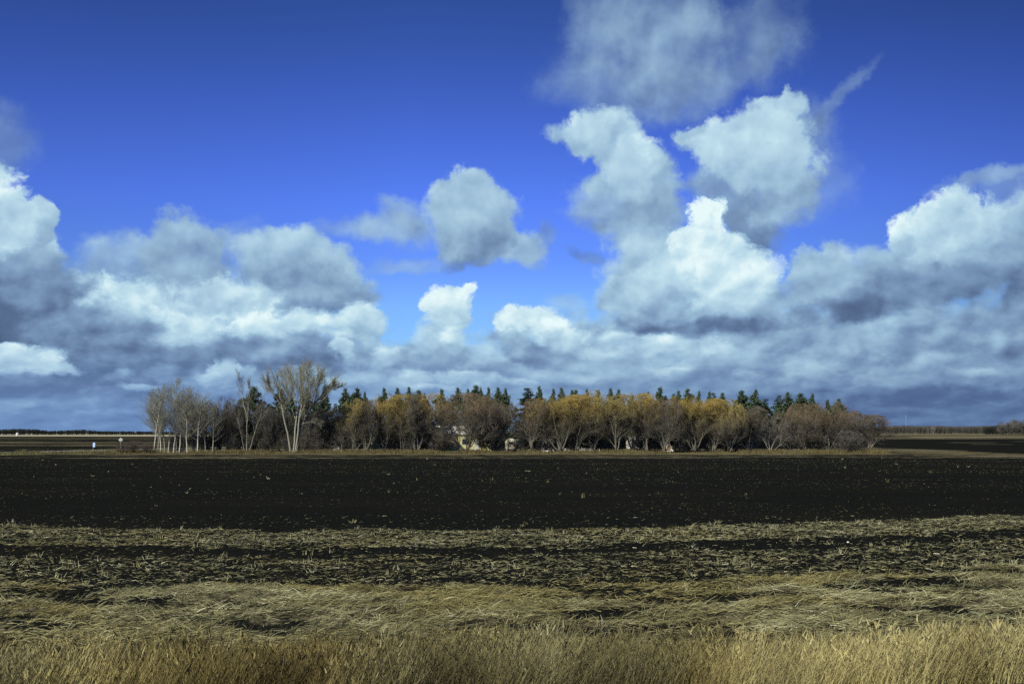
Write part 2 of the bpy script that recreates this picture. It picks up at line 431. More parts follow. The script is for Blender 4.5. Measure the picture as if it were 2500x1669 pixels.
# value noise for shaping the ground and scattering
_H = RS(5).rand(256, 256)
def vn(x, y, seed=0):
    x = np.asarray(x, float) + seed*37.13; y = np.asarray(y, float) + seed*11.71
    xi = np.floor(x).astype(int); yi = np.floor(y).astype(int); fx = x-xi; fy = y-yi
    fx = fx*fx*(3-2*fx); fy = fy*fy*(3-2*fy)
    g = lambda a, b: _H[a & 255, b & 255]
    return (g(xi, yi)*(1-fx)+g(xi+1, yi)*fx)*(1-fy) + (g(xi, yi+1)*(1-fx)+g(xi+1, yi+1)*fx)*fy
def fbm(x, y, seed=0, o=4, rough=.5):
    s = 0; a = 1.; t = 0; c, sn = .8, .6
    for i in range(o):
        s = s + a*vn(x, y, seed+i); t += a; a *= rough; x, y = 2*(c*x-sn*y), 2*(sn*x+c*y)
    return s/t
def sstep(a, b, x):
    t = np.clip((np.asarray(x, float)-a)/(b-a), 0, 1); return t*t*(3-2*t)

# ------------------------------------------------------------------ materials
def material(name, build, rough=.9, spec=.2):
    m = bpy.data.materials.new(name); m.use_nodes = True; N = Nodes(m.node_tree)
    p = m.node_tree.nodes['Principled BSDF']; p.inputs['Roughness'].default_value = rough
    p.inputs['Specular IOR Level'].default_value = spec
    r = build(N, p)
    if r is not None:
        if isinstance(r, bpy.types.NodeSocket): m.node_tree.links.new(r, p.inputs['Base Color'])
        else: p.inputs['Base Color'].default_value = (*r[:3], 1)
    return m
def objco(N): return N.n.new('ShaderNodeTexCoord').outputs['Object']
def geopos(N): return N.n.new('ShaderNodeNewGeometry').outputs['Position']
def attr(N, nm):
    n = N.n.new('ShaderNodeAttribute'); n.attribute_name = nm; return n.outputs['Fac']
def bump(N, p, h, strength=.5, dist=.05):
    b = N.n.new('ShaderNodeBump'); N.put(b.inputs['Height'], h); b.inputs['Strength'].default_value = strength; b.inputs['Distance'].default_value = dist
    N.l.new(b.outputs[0], p.inputs['Normal'])

def m_field(N, p):
    P = geopos(N)
    Pw = N.v('MULTIPLY', P, (1, 1, .3))
    litter = attr(N, 'litter'); dry = attr(N, 'dry'); green = attr(N, 'green')
    n1 = N.noise(Pw, 7., 6., .65)
    n2 = N.noise(N.v('MULTIPLY', P, (.5, 1., 1.)), 1.1, 5., .6)
    n3 = N.noise(N.v('MULTIPLY', P, (.35, 1., 1.)), .12, 5., .6)
    n4 = N.noise(N.v('MULTIPLY', P, (.30, 1., 1.)), .09, 12., .85)
    soil = N.ramp(n1, [(.3, (.0065, .0085, .0080)), (.52, (.0120, .0140, .0128)), (.66, (.0230, .0235, .0195)), (.8, (.040, .038, .030))])
    soil = N.mix(N.mr(n3, .42, .66, 0., .45), soil, (.0200, .0190, .0150))
    straw = N.ramp(n2, [(.3, (.110, .098, .056)), (.5, (.185, .168, .100)), (.7, (.290, .265, .165))])
    straw = N.mix(attr(N, 'pale'), straw, (.42, .40, .28))
    straw = N.mix(dry, straw, (.130, .108, .048))
    straw = N.mix(green, straw, (.155, .175, .060))
    f = N.m('ADD', N.m('MULTIPLY', N.noise(N.v('MULTIPLY', P, (.35, 1., 1.)), 3.0, 8., .75), 1.9), -.95)
    f = N.m('ADD', f, N.m('MULTIPLY', N.m('MULTIPLY_ADD', n4, 3.4, -1.7), attr(N, 'far')))
    f = N.mr(N.m('ADD', f, N.m('MULTIPLY_ADD', litter, 1.5, -.66)), -.12, .30)
    col = N.mix(N.m('MULTIPLY', f, N.mr(litter, 0., .06)), soil, straw)
    bump(N, p, n1, 1., .14)
    return col
M_FIELD = material('field_soil', m_field, 1., 0.)

def m_attr_mix(stops_low, stops_high, extra=None):
    """colour from two per-strand values: v picks within a range, w moves to a second range"""
    def f(N, p):
        v = attr(N, 'v'); w = attr(N, 'w')
        return N.mix(w, N.ramp(v, stops_low), N.ramp(v, stops_high))
    return f
M_STRAW = material('straw', m_attr_mix([(0, (.085, .082, .040)), (.45, (.270, .262, .125)), (.85, (.450, .440, .235)), (1, (.74, .72, .50))],
                                       [(0, (.12, .100, .034)), (.5, (.270, .235, .080)), (1, (.42, .38, .15))]), .7, .3)
M_GRASS = material('tall_dry_grass', m_attr_mix([(0, (.072, .056, .021)), (.45, (.222, .182, .064)), (1, (.490, .430, .185))],
                                              [(0, (.075, .070, .036)), (.5, (.150, .145, .075)), (1, (.270, .265, .150))]), .8, .2)
M_EDGE = material('edge_grass', m_attr_mix([(0, (.075, .058, .024)), (.5, (.150, .120, .050)), (1, (.270, .225, .105))],
                                         [(0, (.085, .085, .036)), (1, (.230, .230, .110))]), .8, .2)

def bark(c0, c1, scale=(1, 1, .25), s=9., bands=None):
    def f(N, p):
        P = objco(N); n = N.noise(N.v('MULTIPLY', P, scale), s, 5., .6)
        c = N.ramp(n, [(.35, c0), (.65, c1)])
        if bands:
            b = N.noise(N.v('MULTIPLY', P, (1.2, 1.2, 6.)), 1.3, 3., .6)
            c = N.mix(N.mr(b, .60, .66), c, bands)
        bump(N, p, n, .5, .03); return c
    return f
M_BIRCHBARK = material('birch_bark', bark((.42, .40, .32), (.60, .58, .48), bands=(.07, .065, .055)))
M_PALEBARK = material('pale_bark', bark((.22, .21, .155), (.38, .37, .29)))
M_GREYBARK = material('grey_bark', bark((.100, .094, .074), (.200, .190, .152)))
M_DARKBARK = material('dark_bark', bark((.060, .055, .044), (.125, .115, .092)))
M_DEADBARK = material('dead_bark', bark((.20, .19, .165), (.34, .325, .29)))
def twigs(low, high, hi0=.35, hi1=.85, vary=.3):
    """twig colour: older wood below, young shoots on top; v varies from twig to twig"""
    def f(N, p):
        h = attr(N, 'h'); v = attr(N, 'v')
        c = N.mix(N.mr(N.m('ADD', h, N.m('MULTIPLY_ADD', v, .3, -.15)), hi0, hi1), low, high)
        return N.mix(v, N.mix(1., c, (1-vary,)*3, 'MULTIPLY'), N.mix(1., c, (1+vary,)*3, 'MULTIPLY'))
    return f
M_T = {
 'gold': material('golden_twigs', twigs((.125, .112, .080), (.385, .285, .080), .46, .84), .75, .3),
 'olive': material('olive_twigs', twigs((.125, .112, .080), (.330, .262, .088), .44, .82), .75, .3),
 'rust': material('russet_twigs', twigs((.125, .112, .086), (.215, .160, .095), .45, .85), .75, .3),
 'brown': material('brown_twigs', twigs((.120, .110, .088), (.185, .150, .104), .45, .9), .75, .3),
 'grey': material('grey_twigs', twigs((0.097, 0.090, 0.076), (0.140, 0.127, 0.100), .3, .9), .75, .3),
 'darkgrey': material('dark_grey_twigs', twigs((.118, .113, .094), (.160, .150, .124), .3, .9), .75, .3),
 'birch': material('birch_twigs', twigs((.205, .200, .155), (.275, .275, .200), .3, .9), .75, .3),
 'cotton': material('cottonwood_twigs', twigs((0.194, 0.187, 0.136), (0.281, 0.275, 0.165), .4, .95), .75, .3),
 'dead': material('dead_twigs', twigs((0.168, 0.158, 0.138), (0.244, 0.232, 0.201), .2, .9), .75, .3),
 'bush': material('bush_twigs', twigs((0.096, 0.078, 0.063), (0.128, 0.098, 0.076), .3, .9), .75, .3),
}
def needles(c0, c1):
    def f(N, p):
        v = attr(N, 'v'); n = N.noise(objco(N), .9, 3., .6)
        return N.mix(N.mr(n, .35, .7, 0., .6), N.ramp(v, [(0, c0), (1, c1)]), c1)
    return f
M_PINE = material('pine_needles', needles((.040, .068, .040), (.118, .168, .090)), .6, .3)
M_SPRUCE = material('spruce_needles', needles((.024, .044, .028), (.062, .098, .058)), .6, .3)
def plain(c, rough=.7, spec=.3, grime=.15, s=3.):
    def f(N, p):
        n = N.noise(objco(N), s, 5., .6)
        return N.mix(N.mr(n, .4, .75, 0., grime), c, tuple(q*.45 for q in c))
    return material('paint', f, rough, spec)
# ------------------------------------------------------------------ the lie of the land
def rowc(x, y):
    """distance out into the field, following the gently curving rows"""
    xc = np.clip(x, -26, 26)
    return y - (.121*xc + .00894*xc*xc)*sstep(400, 60, y)
def dens_straw(x, y):
    r = rowc(x, y) + (fbm(x*.25, y*.6, 3)-.5)*3.2
    d = np.where(r < 26.2, .95, 0.)
    d = np.where((r >= 26.2) & (r < 32.6), .48, d)
    d = np.where((r >= 32.6) & (r < 35.3), .07, d)
    d = np.where((r >= 35.3) & (r < 41.2), .62, d)
    d = np.where(r >= 41.2, .012, d)
    r0 = rowc(x, y)
    # hummocks and bare pockets in the thick straw
    d = d*np.where(r < 26.2, .05+1.0*sstep(.40, .60, fbm(x*.45, y*1.7, 9)), .45+1.1*fbm(x*.9, y*1.8, 14))
    return d
def bumpz(x, y):
    r = rowc(x, y)
    near = sstep(60, 34, r)
    z = near*((fbm(x*.45, y*1.7, 9)-.5)*.66*sstep(28, 24, r) + (fbm(x*1.6, y*2.0, 21)-.5)*.16 + (fbm(x*6, y*6, 31, 3)-.5)*.09)
    z = z + (1-near)*(fbm(x*.6, y*.35, 41, 3)-.5)*.10*sstep(400, 150, y)
    # the verge climbs to the road the camera stands on
    e = np.clip((14.5-rowc(x, y))/9., 0, 1)
    z = z*(1-sstep(.1, .5, e)) + 2.3*e*e*(3-2*e)
    return z
def axis(parts):
    out = []
    for a, b, s0, s1 in parts:
        v = a
        while v < b:
            out.append(v); t = (v-a)/(b-a); v += s0*(s1/s0)**t
    out.append(parts[-1][1]); return np.array(out)
xs_pos = axis([(0, 24, .13, .13), (24, 150, .14, 3.5), (150, 6500, 4, 700)])
gx = np.concatenate([-xs_pos[:0:-1], xs_pos])
gy = axis([(-3000, 0, 400, 4), (0, 12, 3, .3), (12, 46, .11, .13), (46, 240, .14, 2.6), (240, 7500, 3, 500)])
X, Y = np.meshgrid(gx, gy); Z = bumpz(X, Y)
ny, nx = X.shape
idx = np.arange(ny*nx).reshape(ny, nx)
Fc = np.stack([idx[:-1, :-1], idx[:-1, 1:], idx[1:, 1:], idx[1:, :-1]], -1).reshape(-1, 4)
x, y = X.ravel(), Y.ravel()
r = rowc(x, y)
lit = np.where(r < 60, dens_straw(x, y)*.50, .03*sstep(.5, .8, fbm(x*.02, y*.16, 96)))
wob = (fbm(x*.03, y*.03, 51)-.5)
# stubble rows in front of the shelterbelt
w_belt = sstep(148, 153, y + 6*wob - .02*x)*sstep(192, 186, y)*sstep(-110, -60, x)
lit = np.maximum(lit, w_belt*(.30 + .34*np.sin(y*.75)))
lit = np.maximum(lit, sstep(176, 180, y)*sstep(240, 230, y)*sstep(-120, -70, x)*sstep(76, 66, x)*.9)
# land on the left beyond the road
farl = sstep(190, 215, y)*sstep(-40, -75, x)
lit = np.maximum(lit, farl*(.36+.10*np.sin(y*.07+3*wob)+.08*np.sin(y*.023)))
lit = np.maximum(lit, sstep(870, 900, y)*sstep(-.08, -.14, x/np.maximum(y, 1)))
# land on the right of the shelterbelt: stubble, black strip, stubble
ang = x/np.maximum(y, 1)
rt = sstep(62, 78, x)*sstep(140, 150, y)
yy = y + 0*x
lim = 262-np.clip((ang-.36)/.15, 0, 1.2)*72
strip1 = sstep(150, 160, yy+8*wob+.22*(x-80))*sstep(lim+8, lim-18, yy+20*wob)
lit = np.maximum(lit, rt*strip1*(.36+.34*fbm(x*.02, y*.12, 71)))
strip2 = sstep(500, 560, yy+60*wob)
lit = np.maximum(lit, rt*strip2*(.36+.26*fbm(x*.01, y*.012, 73)))
lit = np.maximum(lit, rt*sstep(1250, 1300, yy)*.9)
lit = np.maximum(lit, rt*sstep(640, 700, yy)*sstep(900, 840, yy)*sstep(.36, .42, ang)*.85)
for yc, a0, a1, w in ((371, .44, .48, 6), (318, .46, .50, 4), (417, .50, .56, 6)):    # thin straw lines left on the black strip
    lit = np.maximum(lit, rt*np.exp(-((yy-yc)/w)**2)*sstep(a0-.01, a0, ang)*sstep(a1+.01, a1, ang)*.75)
lit = np.maximum(lit, sstep(1500, 1600, y)*.8)
dry = np.clip(sstep(178, 183, y)*sstep(205, 196, y)*.7 + sstep(22, 25, r)*sstep(28, 25, r)*.5*sstep(-8, 4, x) + sstep(16, 14, r)*.8, 0, 1)
# green-yellow verge along the side road
ROAD = [(-150, 62), (-114, 150), (-97, 186), (-84, 225), (-66, 285), (-36, 385), (20, 560), (160, 960), (420, 1650)]
def road_dist(x, y):
    d = np.full(np.shape(x), 1e9); sgn = np.zeros(np.shape(x))
    for (ax_, ay), (bx, by) in zip(ROAD[:-1], ROAD[1:]):
        ux, uy = bx-ax_, by-ay; L2 = ux*ux+uy*uy
        t = np.clip(((x-ax_)*ux+(y-ay)*uy)/L2, 0, 1); qx, qy = x-(ax_+t*ux), y-(ay+t*uy)
        dd = np.hypot(qx, qy); cr = (x-ax_)*uy-(y-ay)*ux
        m = dd < d; d = np.where(m, dd, d); sgn = np.where(m, np.sign(cr), sgn)
    return d, sgn
rd, rs = road_dist(x, y)
verge = sstep(17+3*wob, 14+3*wob, rd)*(rs > 0)*sstep(30, 60, y)*sstep(330, 260, y) + sstep(5.5, 4.2, rd)*sstep(30, 60, y)
verge = np.clip(verge, 0, 1)
lit = np.maximum(lit, verge*.95)
lit = np.maximum(lit, sstep(15.5, 13.5, r)*.8)
ground = mesh_np('ground', np.stack([x, y, Z.ravel()], -1), Fc, M_FIELD, smooth=True,
                 attrs={'pale': farl*sstep(860, 890, y), 'far': sstep(60, 150, y), 'litter': lit, 'dry': dry*(1-verge), 'green': verge*.8})
tag(ground, 'black ploughed field with strips of stubble reaching to the horizon', kind='structure')

# the road the camera stands beside, and the side road on the far left
def ribbon(name, pts, width, z, mat, label):
    P = np.array(pts, float); n = len(P)
    # subdivide
    t = np.linspace(0, n-1, (n-1)*12+1); i = np.clip(t.astype(int), 0, n-2); f = (t-i)[:, None]
    Q = P[i]*(1-f)+P[i+1]*f
    d = np.gradient(Q, axis=0); d /= np.linalg.norm(d, axis=1)[:, None]; nrm = np.stack([-d[:, 1], d[:, 0]], -1)
    zz = z(Q[:, 0], Q[:, 1])
    V = np.concatenate([np.c_[Q+nrm*s*width/2, zz + (0 if abs(s) < 1 else -.25)] for s in (-1.25, -.98, 0, .98, 1.25)])
    V[len(Q)*2:len(Q)*3, 2] += .06
    m = len(Q); Fq = []
    for k in range(4):
        a = np.arange(m-1)+k*m; Fq.append(np.stack([a, a+1, a+1+m, a+m], -1))
    o = mesh_np(name, V, np.concatenate(Fq)[:, ::-1], mat, smooth=True)
    return tag(o, label, kind='structure')
M_ROAD = material('gravel', lambda N, p: (bump(N, p, N.noise(geopos(N), 12., 4.), .4, .03), N.ramp(N.noise(geopos(N), 1.5, 6., .7), [(.3, (.17, .165, .135)), (.7, (.30, .29, .24))]))[1])
M_ASPH = material('asphalt', lambda N, p: (bump(N, p, N.noise(geopos(N), 40., 3.), .4, .01), N.ramp(N.noise(geopos(N), 3., 6., .7), [(.3, (.04, .04, .04)), (.7, (.065, .064, .06))]))[1])
ribbon('side_road', ROAD, 7.0, lambda a, b: .12+0*a, M_ROAD, 'pale gravel side road running past the signs')
ribbon('road', [(-300, -34), (-60, -6), (0, 0), (60, 8), (300, 62)], 8.5, lambda a, b: 2.42+0*a, M_ASPH, 'asphalt road on its low bank above the field')

# ------------------------------------------------------------------ strands: straw and grass
def strands(P0, az_, tilt, L, wd, bend, rng, segs=2, curl=None):
    """bent flat strands; P0 base points, az_ heading, tilt above level, L length, wd width, bend droop per segment"""
    n = len(P0); K = segs+1
    pts = np.zeros((n, K, 3)); pts[:, 0] = P0; t = tilt.copy(); a = az_.copy()
    for k in range(1, K):
        d = np.stack([np.cos(a)*np.cos(t), np.sin(a)*np.cos(t), np.sin(t)], -1)
        pts[:, k] = pts[:, k-1] + d*(L/segs)[:, None]
        t = t - bend; a = a + (0 if curl is None else curl)
    # width direction: random turn about the strand
    tan = pts[:, 1]-pts[:, 0]; tan /= np.linalg.norm(tan, axis=1)[:, None]
    rv = rng.randn(n, 3); w = np.cross(tan, rv); w /= np.linalg.norm(w, axis=1)[:, None]
    wk = np.linspace(1, .35, K)
    A = pts - w[:, None, :]*(wd[:, None]*wk)[:, :, None]*.5; B_ = pts + w[:, None, :]*(wd[:, None]*wk)[:, :, None]*.5
    V = np.stack([A, B_], 2).reshape(-1, 3)
    base = (np.arange(n)*K*2)[:, None, None]; k = np.arange(segs)[None, :, None]*2
    Fq = (base + k + np.array([0, 1, 3, 2])[None, None, :]).reshape(-1, 4)
    return V, Fq, 2*K

rng = RS(11)
def scatter(n, y0, y1, margin=4.0, half=.53):
    """points over the part of the field a little wider than a passer-by would see"""
    yv = np.sqrt(rng.rand(n)*(y1**2-y0**2)+y0**2); xv = (rng.rand(n)*2-1)*(yv*half+margin); return xv, yv
parts = []
def put(Vf, v, w):
    V, Fq, k = Vf; parts.append((V, Fq, np.repeat(v, k), np.repeat(w, k)))
def flush(name, mat, label, category=None):
    off = 0; Vs, Fs, vs, ws = [], [], [], []
    for V, Fq, v, w in parts: Vs.append(V); Fs.append(Fq+off); off += len(V); vs.append(v); ws.append(w)
    parts.clear()
    o = mesh_np(name, np.concatenate(Vs), np.concatenate(Fs), mat, attrs={'v': np.concatenate(vs), 'w': np.concatenate(ws)})
    return tag(o, label, category, kind='stuff')
# loose straw, lying in swirls
for n, y0, y1, wid in ((320000, 14., 30., 1.15), (170000, 25., 48., 1.3)):
    xv, yv = scatter(n, y0, y1); dv = dens_straw(xv, yv); rr = rowc(xv, yv)
    rr2 = rr + (fbm(xv*.25, yv*.6, 3)-.5)*2.2
    ok = (rng.rand(n) < dv*1.0) & (rr > 16.) & ((rr2 < 26.2) if y0 < 20 else (rr2 >= 26.2))
    xv, yv, rr = xv[ok], yv[ok], rr[ok]; m = len(xv)
    zz = bumpz(xv, yv) + rng.rand(m)*.05*sstep(.3, .9, dv[ok])
    sw = (fbm(xv*.35, yv*.8, 61)-.5)*3.2 + .25
    a = sw + rng.randn(m)*np.where(rr < 26, .55, .9) + np.pi*(rng.rand(m) < .3)
    tl = np.abs(rng.randn(m))*np.where(rr < 26, .30, .26) - .02
    L = np.where(rr < 26, .13+.24*rng.rand(m), .07+.17*rng.rand(m)); wd = (.006+.010*rng.rand(m)**2)*wid
    yel = np.clip((sstep(20, 24, rr)*sstep(28.5, 25.5, rr)*sstep(.42, .6, fbm(xv*.3, yv*.5, 77)))*1.2 + .5*sstep(.5, .65, fbm(xv*.25, yv*.4, 78)), 0, 1)
    v = np.clip(.44 + .24*rng.randn(m) + .9*(fbm(xv*.7, yv*1.2, 81)-.5), 0, 1)
    put(strands(np.stack([xv, yv, zz], -1), a, tl, L, wd, .10+.25*rng.rand(m), rng, 2, rng.randn(m)*.25), v, np.clip(yel*(.4+.8*rng.rand(m)), 0, 1))
# stubs still standing in small clumps, and single bright stalks out on the black soil
def clumps(nc, y0, y1, per, hgt, wd0, accept):
    xc, yc = scatter(nc, y0, y1); ok = accept(xc, yc); xc, yc = xc[ok], yc[ok]
    xv = np.repeat(xc, per) + rng.randn(len(xc)*per)*.07; yv = np.repeat(yc, per) + rng.randn(len(xc)*per)*.07
    m = len(xv); lean = np.repeat(rng.rand(len(xc))*.9+.5, per)
    put(strands(np.stack([xv, yv, bumpz(xv, yv)], -1), rng.rand(m)*6.28, np.clip(lean + rng.randn(m)*.3, .1, 1.5), hgt*(.5+.8*rng.rand(m)), wd0*(.7+.6*rng.rand(m)), .1+0*xv, rng, 2),
        np.clip(.72+.18*rng.randn(m), 0, 1), np.repeat((rng.rand(len(xc)) < .25)*.5, per))
clumps(900, 19, 45, 12, .17, .014, lambda a, b: (rng.rand(len(a)) < dens_straw(a, b)*.8+.05))
clumps(350, 42, 150, 4, .12, .014, lambda a, b: fbm(a*.05, b*.5, 91) > .56)
clumps(120, 60, 150, 5, .24, .03, lambda a, b: fbm(a*.06, b*1.2, 92) > .60)
xv, yv = scatter(60000, 41, 150, half=.54); k = rng.rand(60000) < .15+1.1*sstep(.45, .75, fbm(xv*.06, yv*.35, 95)); xv, yv = xv[k], yv[k]; m = len(xv)
put(strands(np.stack([xv, yv, bumpz(xv, yv)+.015], -1), rng.rand(m)*6.28, np.abs(rng.randn(m))*.22, .04+.11*rng.rand(m)**1.5, (.006+.010*rng.rand(m)**2)*(.6+yv/130), .1+0*xv, rng, 1),
    np.clip(.16+.18*rng.randn(m), 0, 1), 0*xv)
flush('straw_litter', M_STRAW, 'pale straw and stubble strewn over the black soil')

# tall dry grass on the verge in front
n = 330000
xv, yv = scatter(n, 10.5, 22.5, 4.); rr = rowc(xv, yv)
edge = 17.7 + (fbm(xv*.5, yv*.5, 33)-.5)*1.4
pt = fbm(xv*.55, yv*.55, 35)
ok = (rr < edge) & (rng.rand(n) < (.35+.65*sstep(.35, .6, pt))*(.25+.75*sstep(edge, edge-1.3, rr)))
xv, yv, rr, pt, edge = xv[ok], yv[ok], rr[ok], pt[ok], edge[ok]; m = len(xv)
hh = (.80+.55*fbm(xv*.8, yv*.8, 37))*(.55+.55*rng.rand(m))*(.36+.64*sstep(edge, edge-3.4, rr))
a = -.1 + rng.randn(m)*1.0
gr = np.clip(sstep(1, 9, xv)*.55 + sstep(.50, .66, fbm(xv*.35, yv*.35, 39))*.7, 0, 1)
hh *= 1-.16*sstep(-2, 9, xv)
v = np.clip(.39 + (fbm(xv*1.8, yv*.35, 43)-.5)*1.5 + (fbm(xv*.5, yv*.6, 44)-.5)*1.8 + .16*rng.randn(m), 0, 1)
put(strands(np.stack([xv, yv, bumpz(xv, yv)-.02], -1), a, 1.47-.17*np.abs(rng.randn(m))-.12*sstep(2, 9, xv), hh, .0045+.0045*rng.rand(m), .05+.28*rng.rand(m), rng, 3, None), v, gr)
# feathery seed heads
hs = rng.rand(m) < .22; q = np.nonzero(hs)[0]; k = 3
P0 = np.repeat(np.stack([xv[q]+.02, yv[q], bumpz(xv[q], yv[q]) + hh[q]*.80], -1), k, 0); mm = len(P0)
P0[:, 2] += rng.rand(mm)*.10; P0[:, 0] += rng.randn(mm)*.02 + .03*np.repeat(hh[q], k)
put(strands(P0, rng.rand(mm)*6.28, .8+.5*rng.rand(mm), .05+.06*rng.rand(mm), .010+.010*rng.rand(mm), .3+0*P0[:, 0], rng, 1), np.clip(np.repeat(v[q], k)+.0, 0, 1), np.repeat(gr[q], k))
flush('tall_grass', M_GRASS, 'tall tawny dry grass on the verge along the field')

# dry grass along the foot of the shelterbelt and on the side-road verge
n = 60000
xv = -96 + rng.rand(n)*166; yv = 180.5 + rng.rand(n)*7.5 + np.clip(xv-56, 0, 30)*.25
hgt = .20+.75*sstep(.38, .70, fbm(xv*.18, yv*.4, 63)); k = rng.rand(n) < .35+.65*sstep(.4, .6, fbm(xv*.3, yv*.3, 64)); xv, yv, hgt = xv[k], yv[k], hgt[k]; m = len(xv)
put(strands(np.stack([xv, yv, 0*xv], -1), rng.rand(m)*6.28, 1.35-.25*np.abs(rng.randn(m)), hgt*(.6+.5*rng.rand(m)), .03+.03*rng.rand(m), .2+0*xv, rng, 1), np.clip(.5+.25*rng.randn(m), 0, 1), np.clip(.35*rng.rand(m)+(xv < -72)*.5, 0, 1))
flush('border_grass', M_EDGE, 'low tawny grass growing along the foot of the trees')
n = 16000
t = rng.rand(n)*4; i = np.clip(t.astype(int), 0, 3)+1; f = (t-i+1)[:, None]; RP = np.array(ROAD, float); c = RP[i]*(1-f)+RP[i+1]*f
d = RP[i+1]-RP[i]; d /= np.linalg.norm(d, axis=1)[:, None]; off = 4.2+rng.rand(n)*11
xv = c[:, 0]+d[:, 1]*off; yv = c[:, 1]-d[:, 0]*off; m = n
put(strands(np.stack([xv, yv, 0*xv], -1), rng.rand(m)*6.28, 1.2-.3*np.abs(rng.randn(m)), .12+.22*rng.rand(m), .03+.03*rng.rand(m), .2+0*xv, rng, 1), np.clip(.5+.25*rng.randn(m), 0, 1), .5+.5*rng.rand(m))
flush('verge_grass', M_EDGE, 'short yellow-green grass on the verge of the side road')
# ------------------------------------------------------------------ trees
UP = np.array([0, 0, 1.])
def norm(v): return v/np.maximum(np.linalg.norm(v, axis=-1, keepdims=True), 1e-9)
def grow(rng, S, D, L, K, wob, trop):
    """polylines from starts S, headings D, lengths L"""
    n = len(S); P = np.zeros((n, K, 3)); P[:, 0] = S; d = norm(D)
    for k in range(1, K):
        d = norm(d + wob*rng.randn(n, 3) + trop*UP); P[:, k] = P[:, k-1] + d*(L/(K-1))[:, None]
    return P
def spawn(rng, P, R, n, t0, t1, ang, asd, ratio, K, wob, trop, rr=.55, taper=.25, shape=None, rmin=.004):
    N, Kp, _ = P.shape
    t = t0+(t1-t0)*((np.arange(n)[None]+rng.rand(N, n))/n); pi = np.repeat(np.arange(N), n); t = t.ravel()
    f = t*(Kp-1); i = np.clip(f.astype(int), 0, Kp-2); f = (f-i)[:, None]
    S = P[pi, i]*(1-f)+P[pi, i+1]*f; T = norm(P[pi, i+1]-P[pi, i]); rad = (R[pi, i]*(1-f[:, 0])+R[pi, i+1]*f[:, 0])
    L0 = np.linalg.norm(P[:, -1]-P[:, 0], axis=1)[pi]
    a = ang+asd*rng.randn(len(pi)); e = norm(np.cross(T, rng.randn(len(pi), 3)))
    D = np.cos(a)[:, None]*T+np.sin(a)[:, None]*e
    L = L0*ratio*(.7+.6*rng.rand(len(pi)))*(1 if shape is None else shape(t))
    C = grow(rng, S, D, L, K, wob, trop); r0 = np.maximum(rad*rr, rmin)
    return C, r0[:, None]*np.linspace(1, taper, K)[None]
def tubes(P, R, S):
    """closed-ring tubes with S sides (S = 2 gives flat twigs) -> verts, quads"""
    N, K, _ = P.shape
    T = np.zeros_like(P); T[:, 1:-1] = P[:, 2:]-P[:, :-2]; T[:, 0] = P[:, 1]-P[:, 0]; T[:, -1] = P[:, -1]-P[:, -2]; T = norm(T)
    h = norm(np.random.RandomState(N).randn(N, 3)); a = norm(np.cross(T, h[:, None, :])); b = np.cross(T, a)
    if S == 2:
        V = np.stack([P-a*R[..., None], P+a*R[..., None]], 2)
        base = (np.arange(N)*K*2)[:, None, None]; k = np.arange(K-1)[None, :, None]*2
        return V.reshape(-1, 3), (base+k+np.array([0, 1, 3, 2])).reshape(-1, 4)
    th = 2*np.pi*np.arange(S)/S
    V = P[:, :, None]+(a[:, :, None]*np.cos(th)[:, None]+b[:, :, None]*np.sin(th)[:, None])*R[..., None, None]
    base = (np.arange(N)*K*S)[:, None, None, None]; k = (np.arange(K-1)*S)[None, :, None, None]; s = np.arange(S)[None, None, :, None]
    F = np.concatenate([base+k+s, base+k+(s+1) % S, base+k+S+(s+1) % S, base+k+S+s], -1)
    return V.reshape(-1, 3), F.reshape(-1, 4)
def dome(P, c, rx, rz, k=.80):
    q = (P-np.array(c))/np.array([rx, rx, rz]); rho = np.linalg.norm(q, axis=-1, keepdims=True)
    m = np.where(rho > k, k+(1-k)*np.tanh((rho-k)/(1-k)*.8), rho)
    return np.array(c)+(P-np.array(c))*(m/np.maximum(rho, 1e-6))
def bake(name, wood, fine, H):
    """wood, fine: lists of (P, R, sides). returns trunk mesh and crown mesh data (crown carries h and v)"""
    def join(L, with_attr):
        Vs, Fs, hs, vs = [], [], [], []; off = 0
        for P, R, S in L:
            V, F = tubes(P, R, S); Vs.append(V); Fs.append(F+off); off += len(V)
            r = np.random.RandomState(len(P)).rand(len(P)); vs.append(np.repeat(r, P.shape[1]*S)); hs.append(V[:, 2]/H)
        return np.concatenate(Vs), np.concatenate(Fs), {'h': np.concatenate(hs), 'v': np.concatenate(vs)}
    a = join(wood, 0); b = join(fine, 1)
    t = mesh_data(name+'_trunk', a[0], a[1], None, True)
    c = mesh_data(name+'_crown', b[0], b[1], None, False, b[2])
    z = b[0][:, 2]; return t, c, (np.percentile(z, 99.6), 2*np.percentile(np.abs(b[0][:, :2]), 97.5))

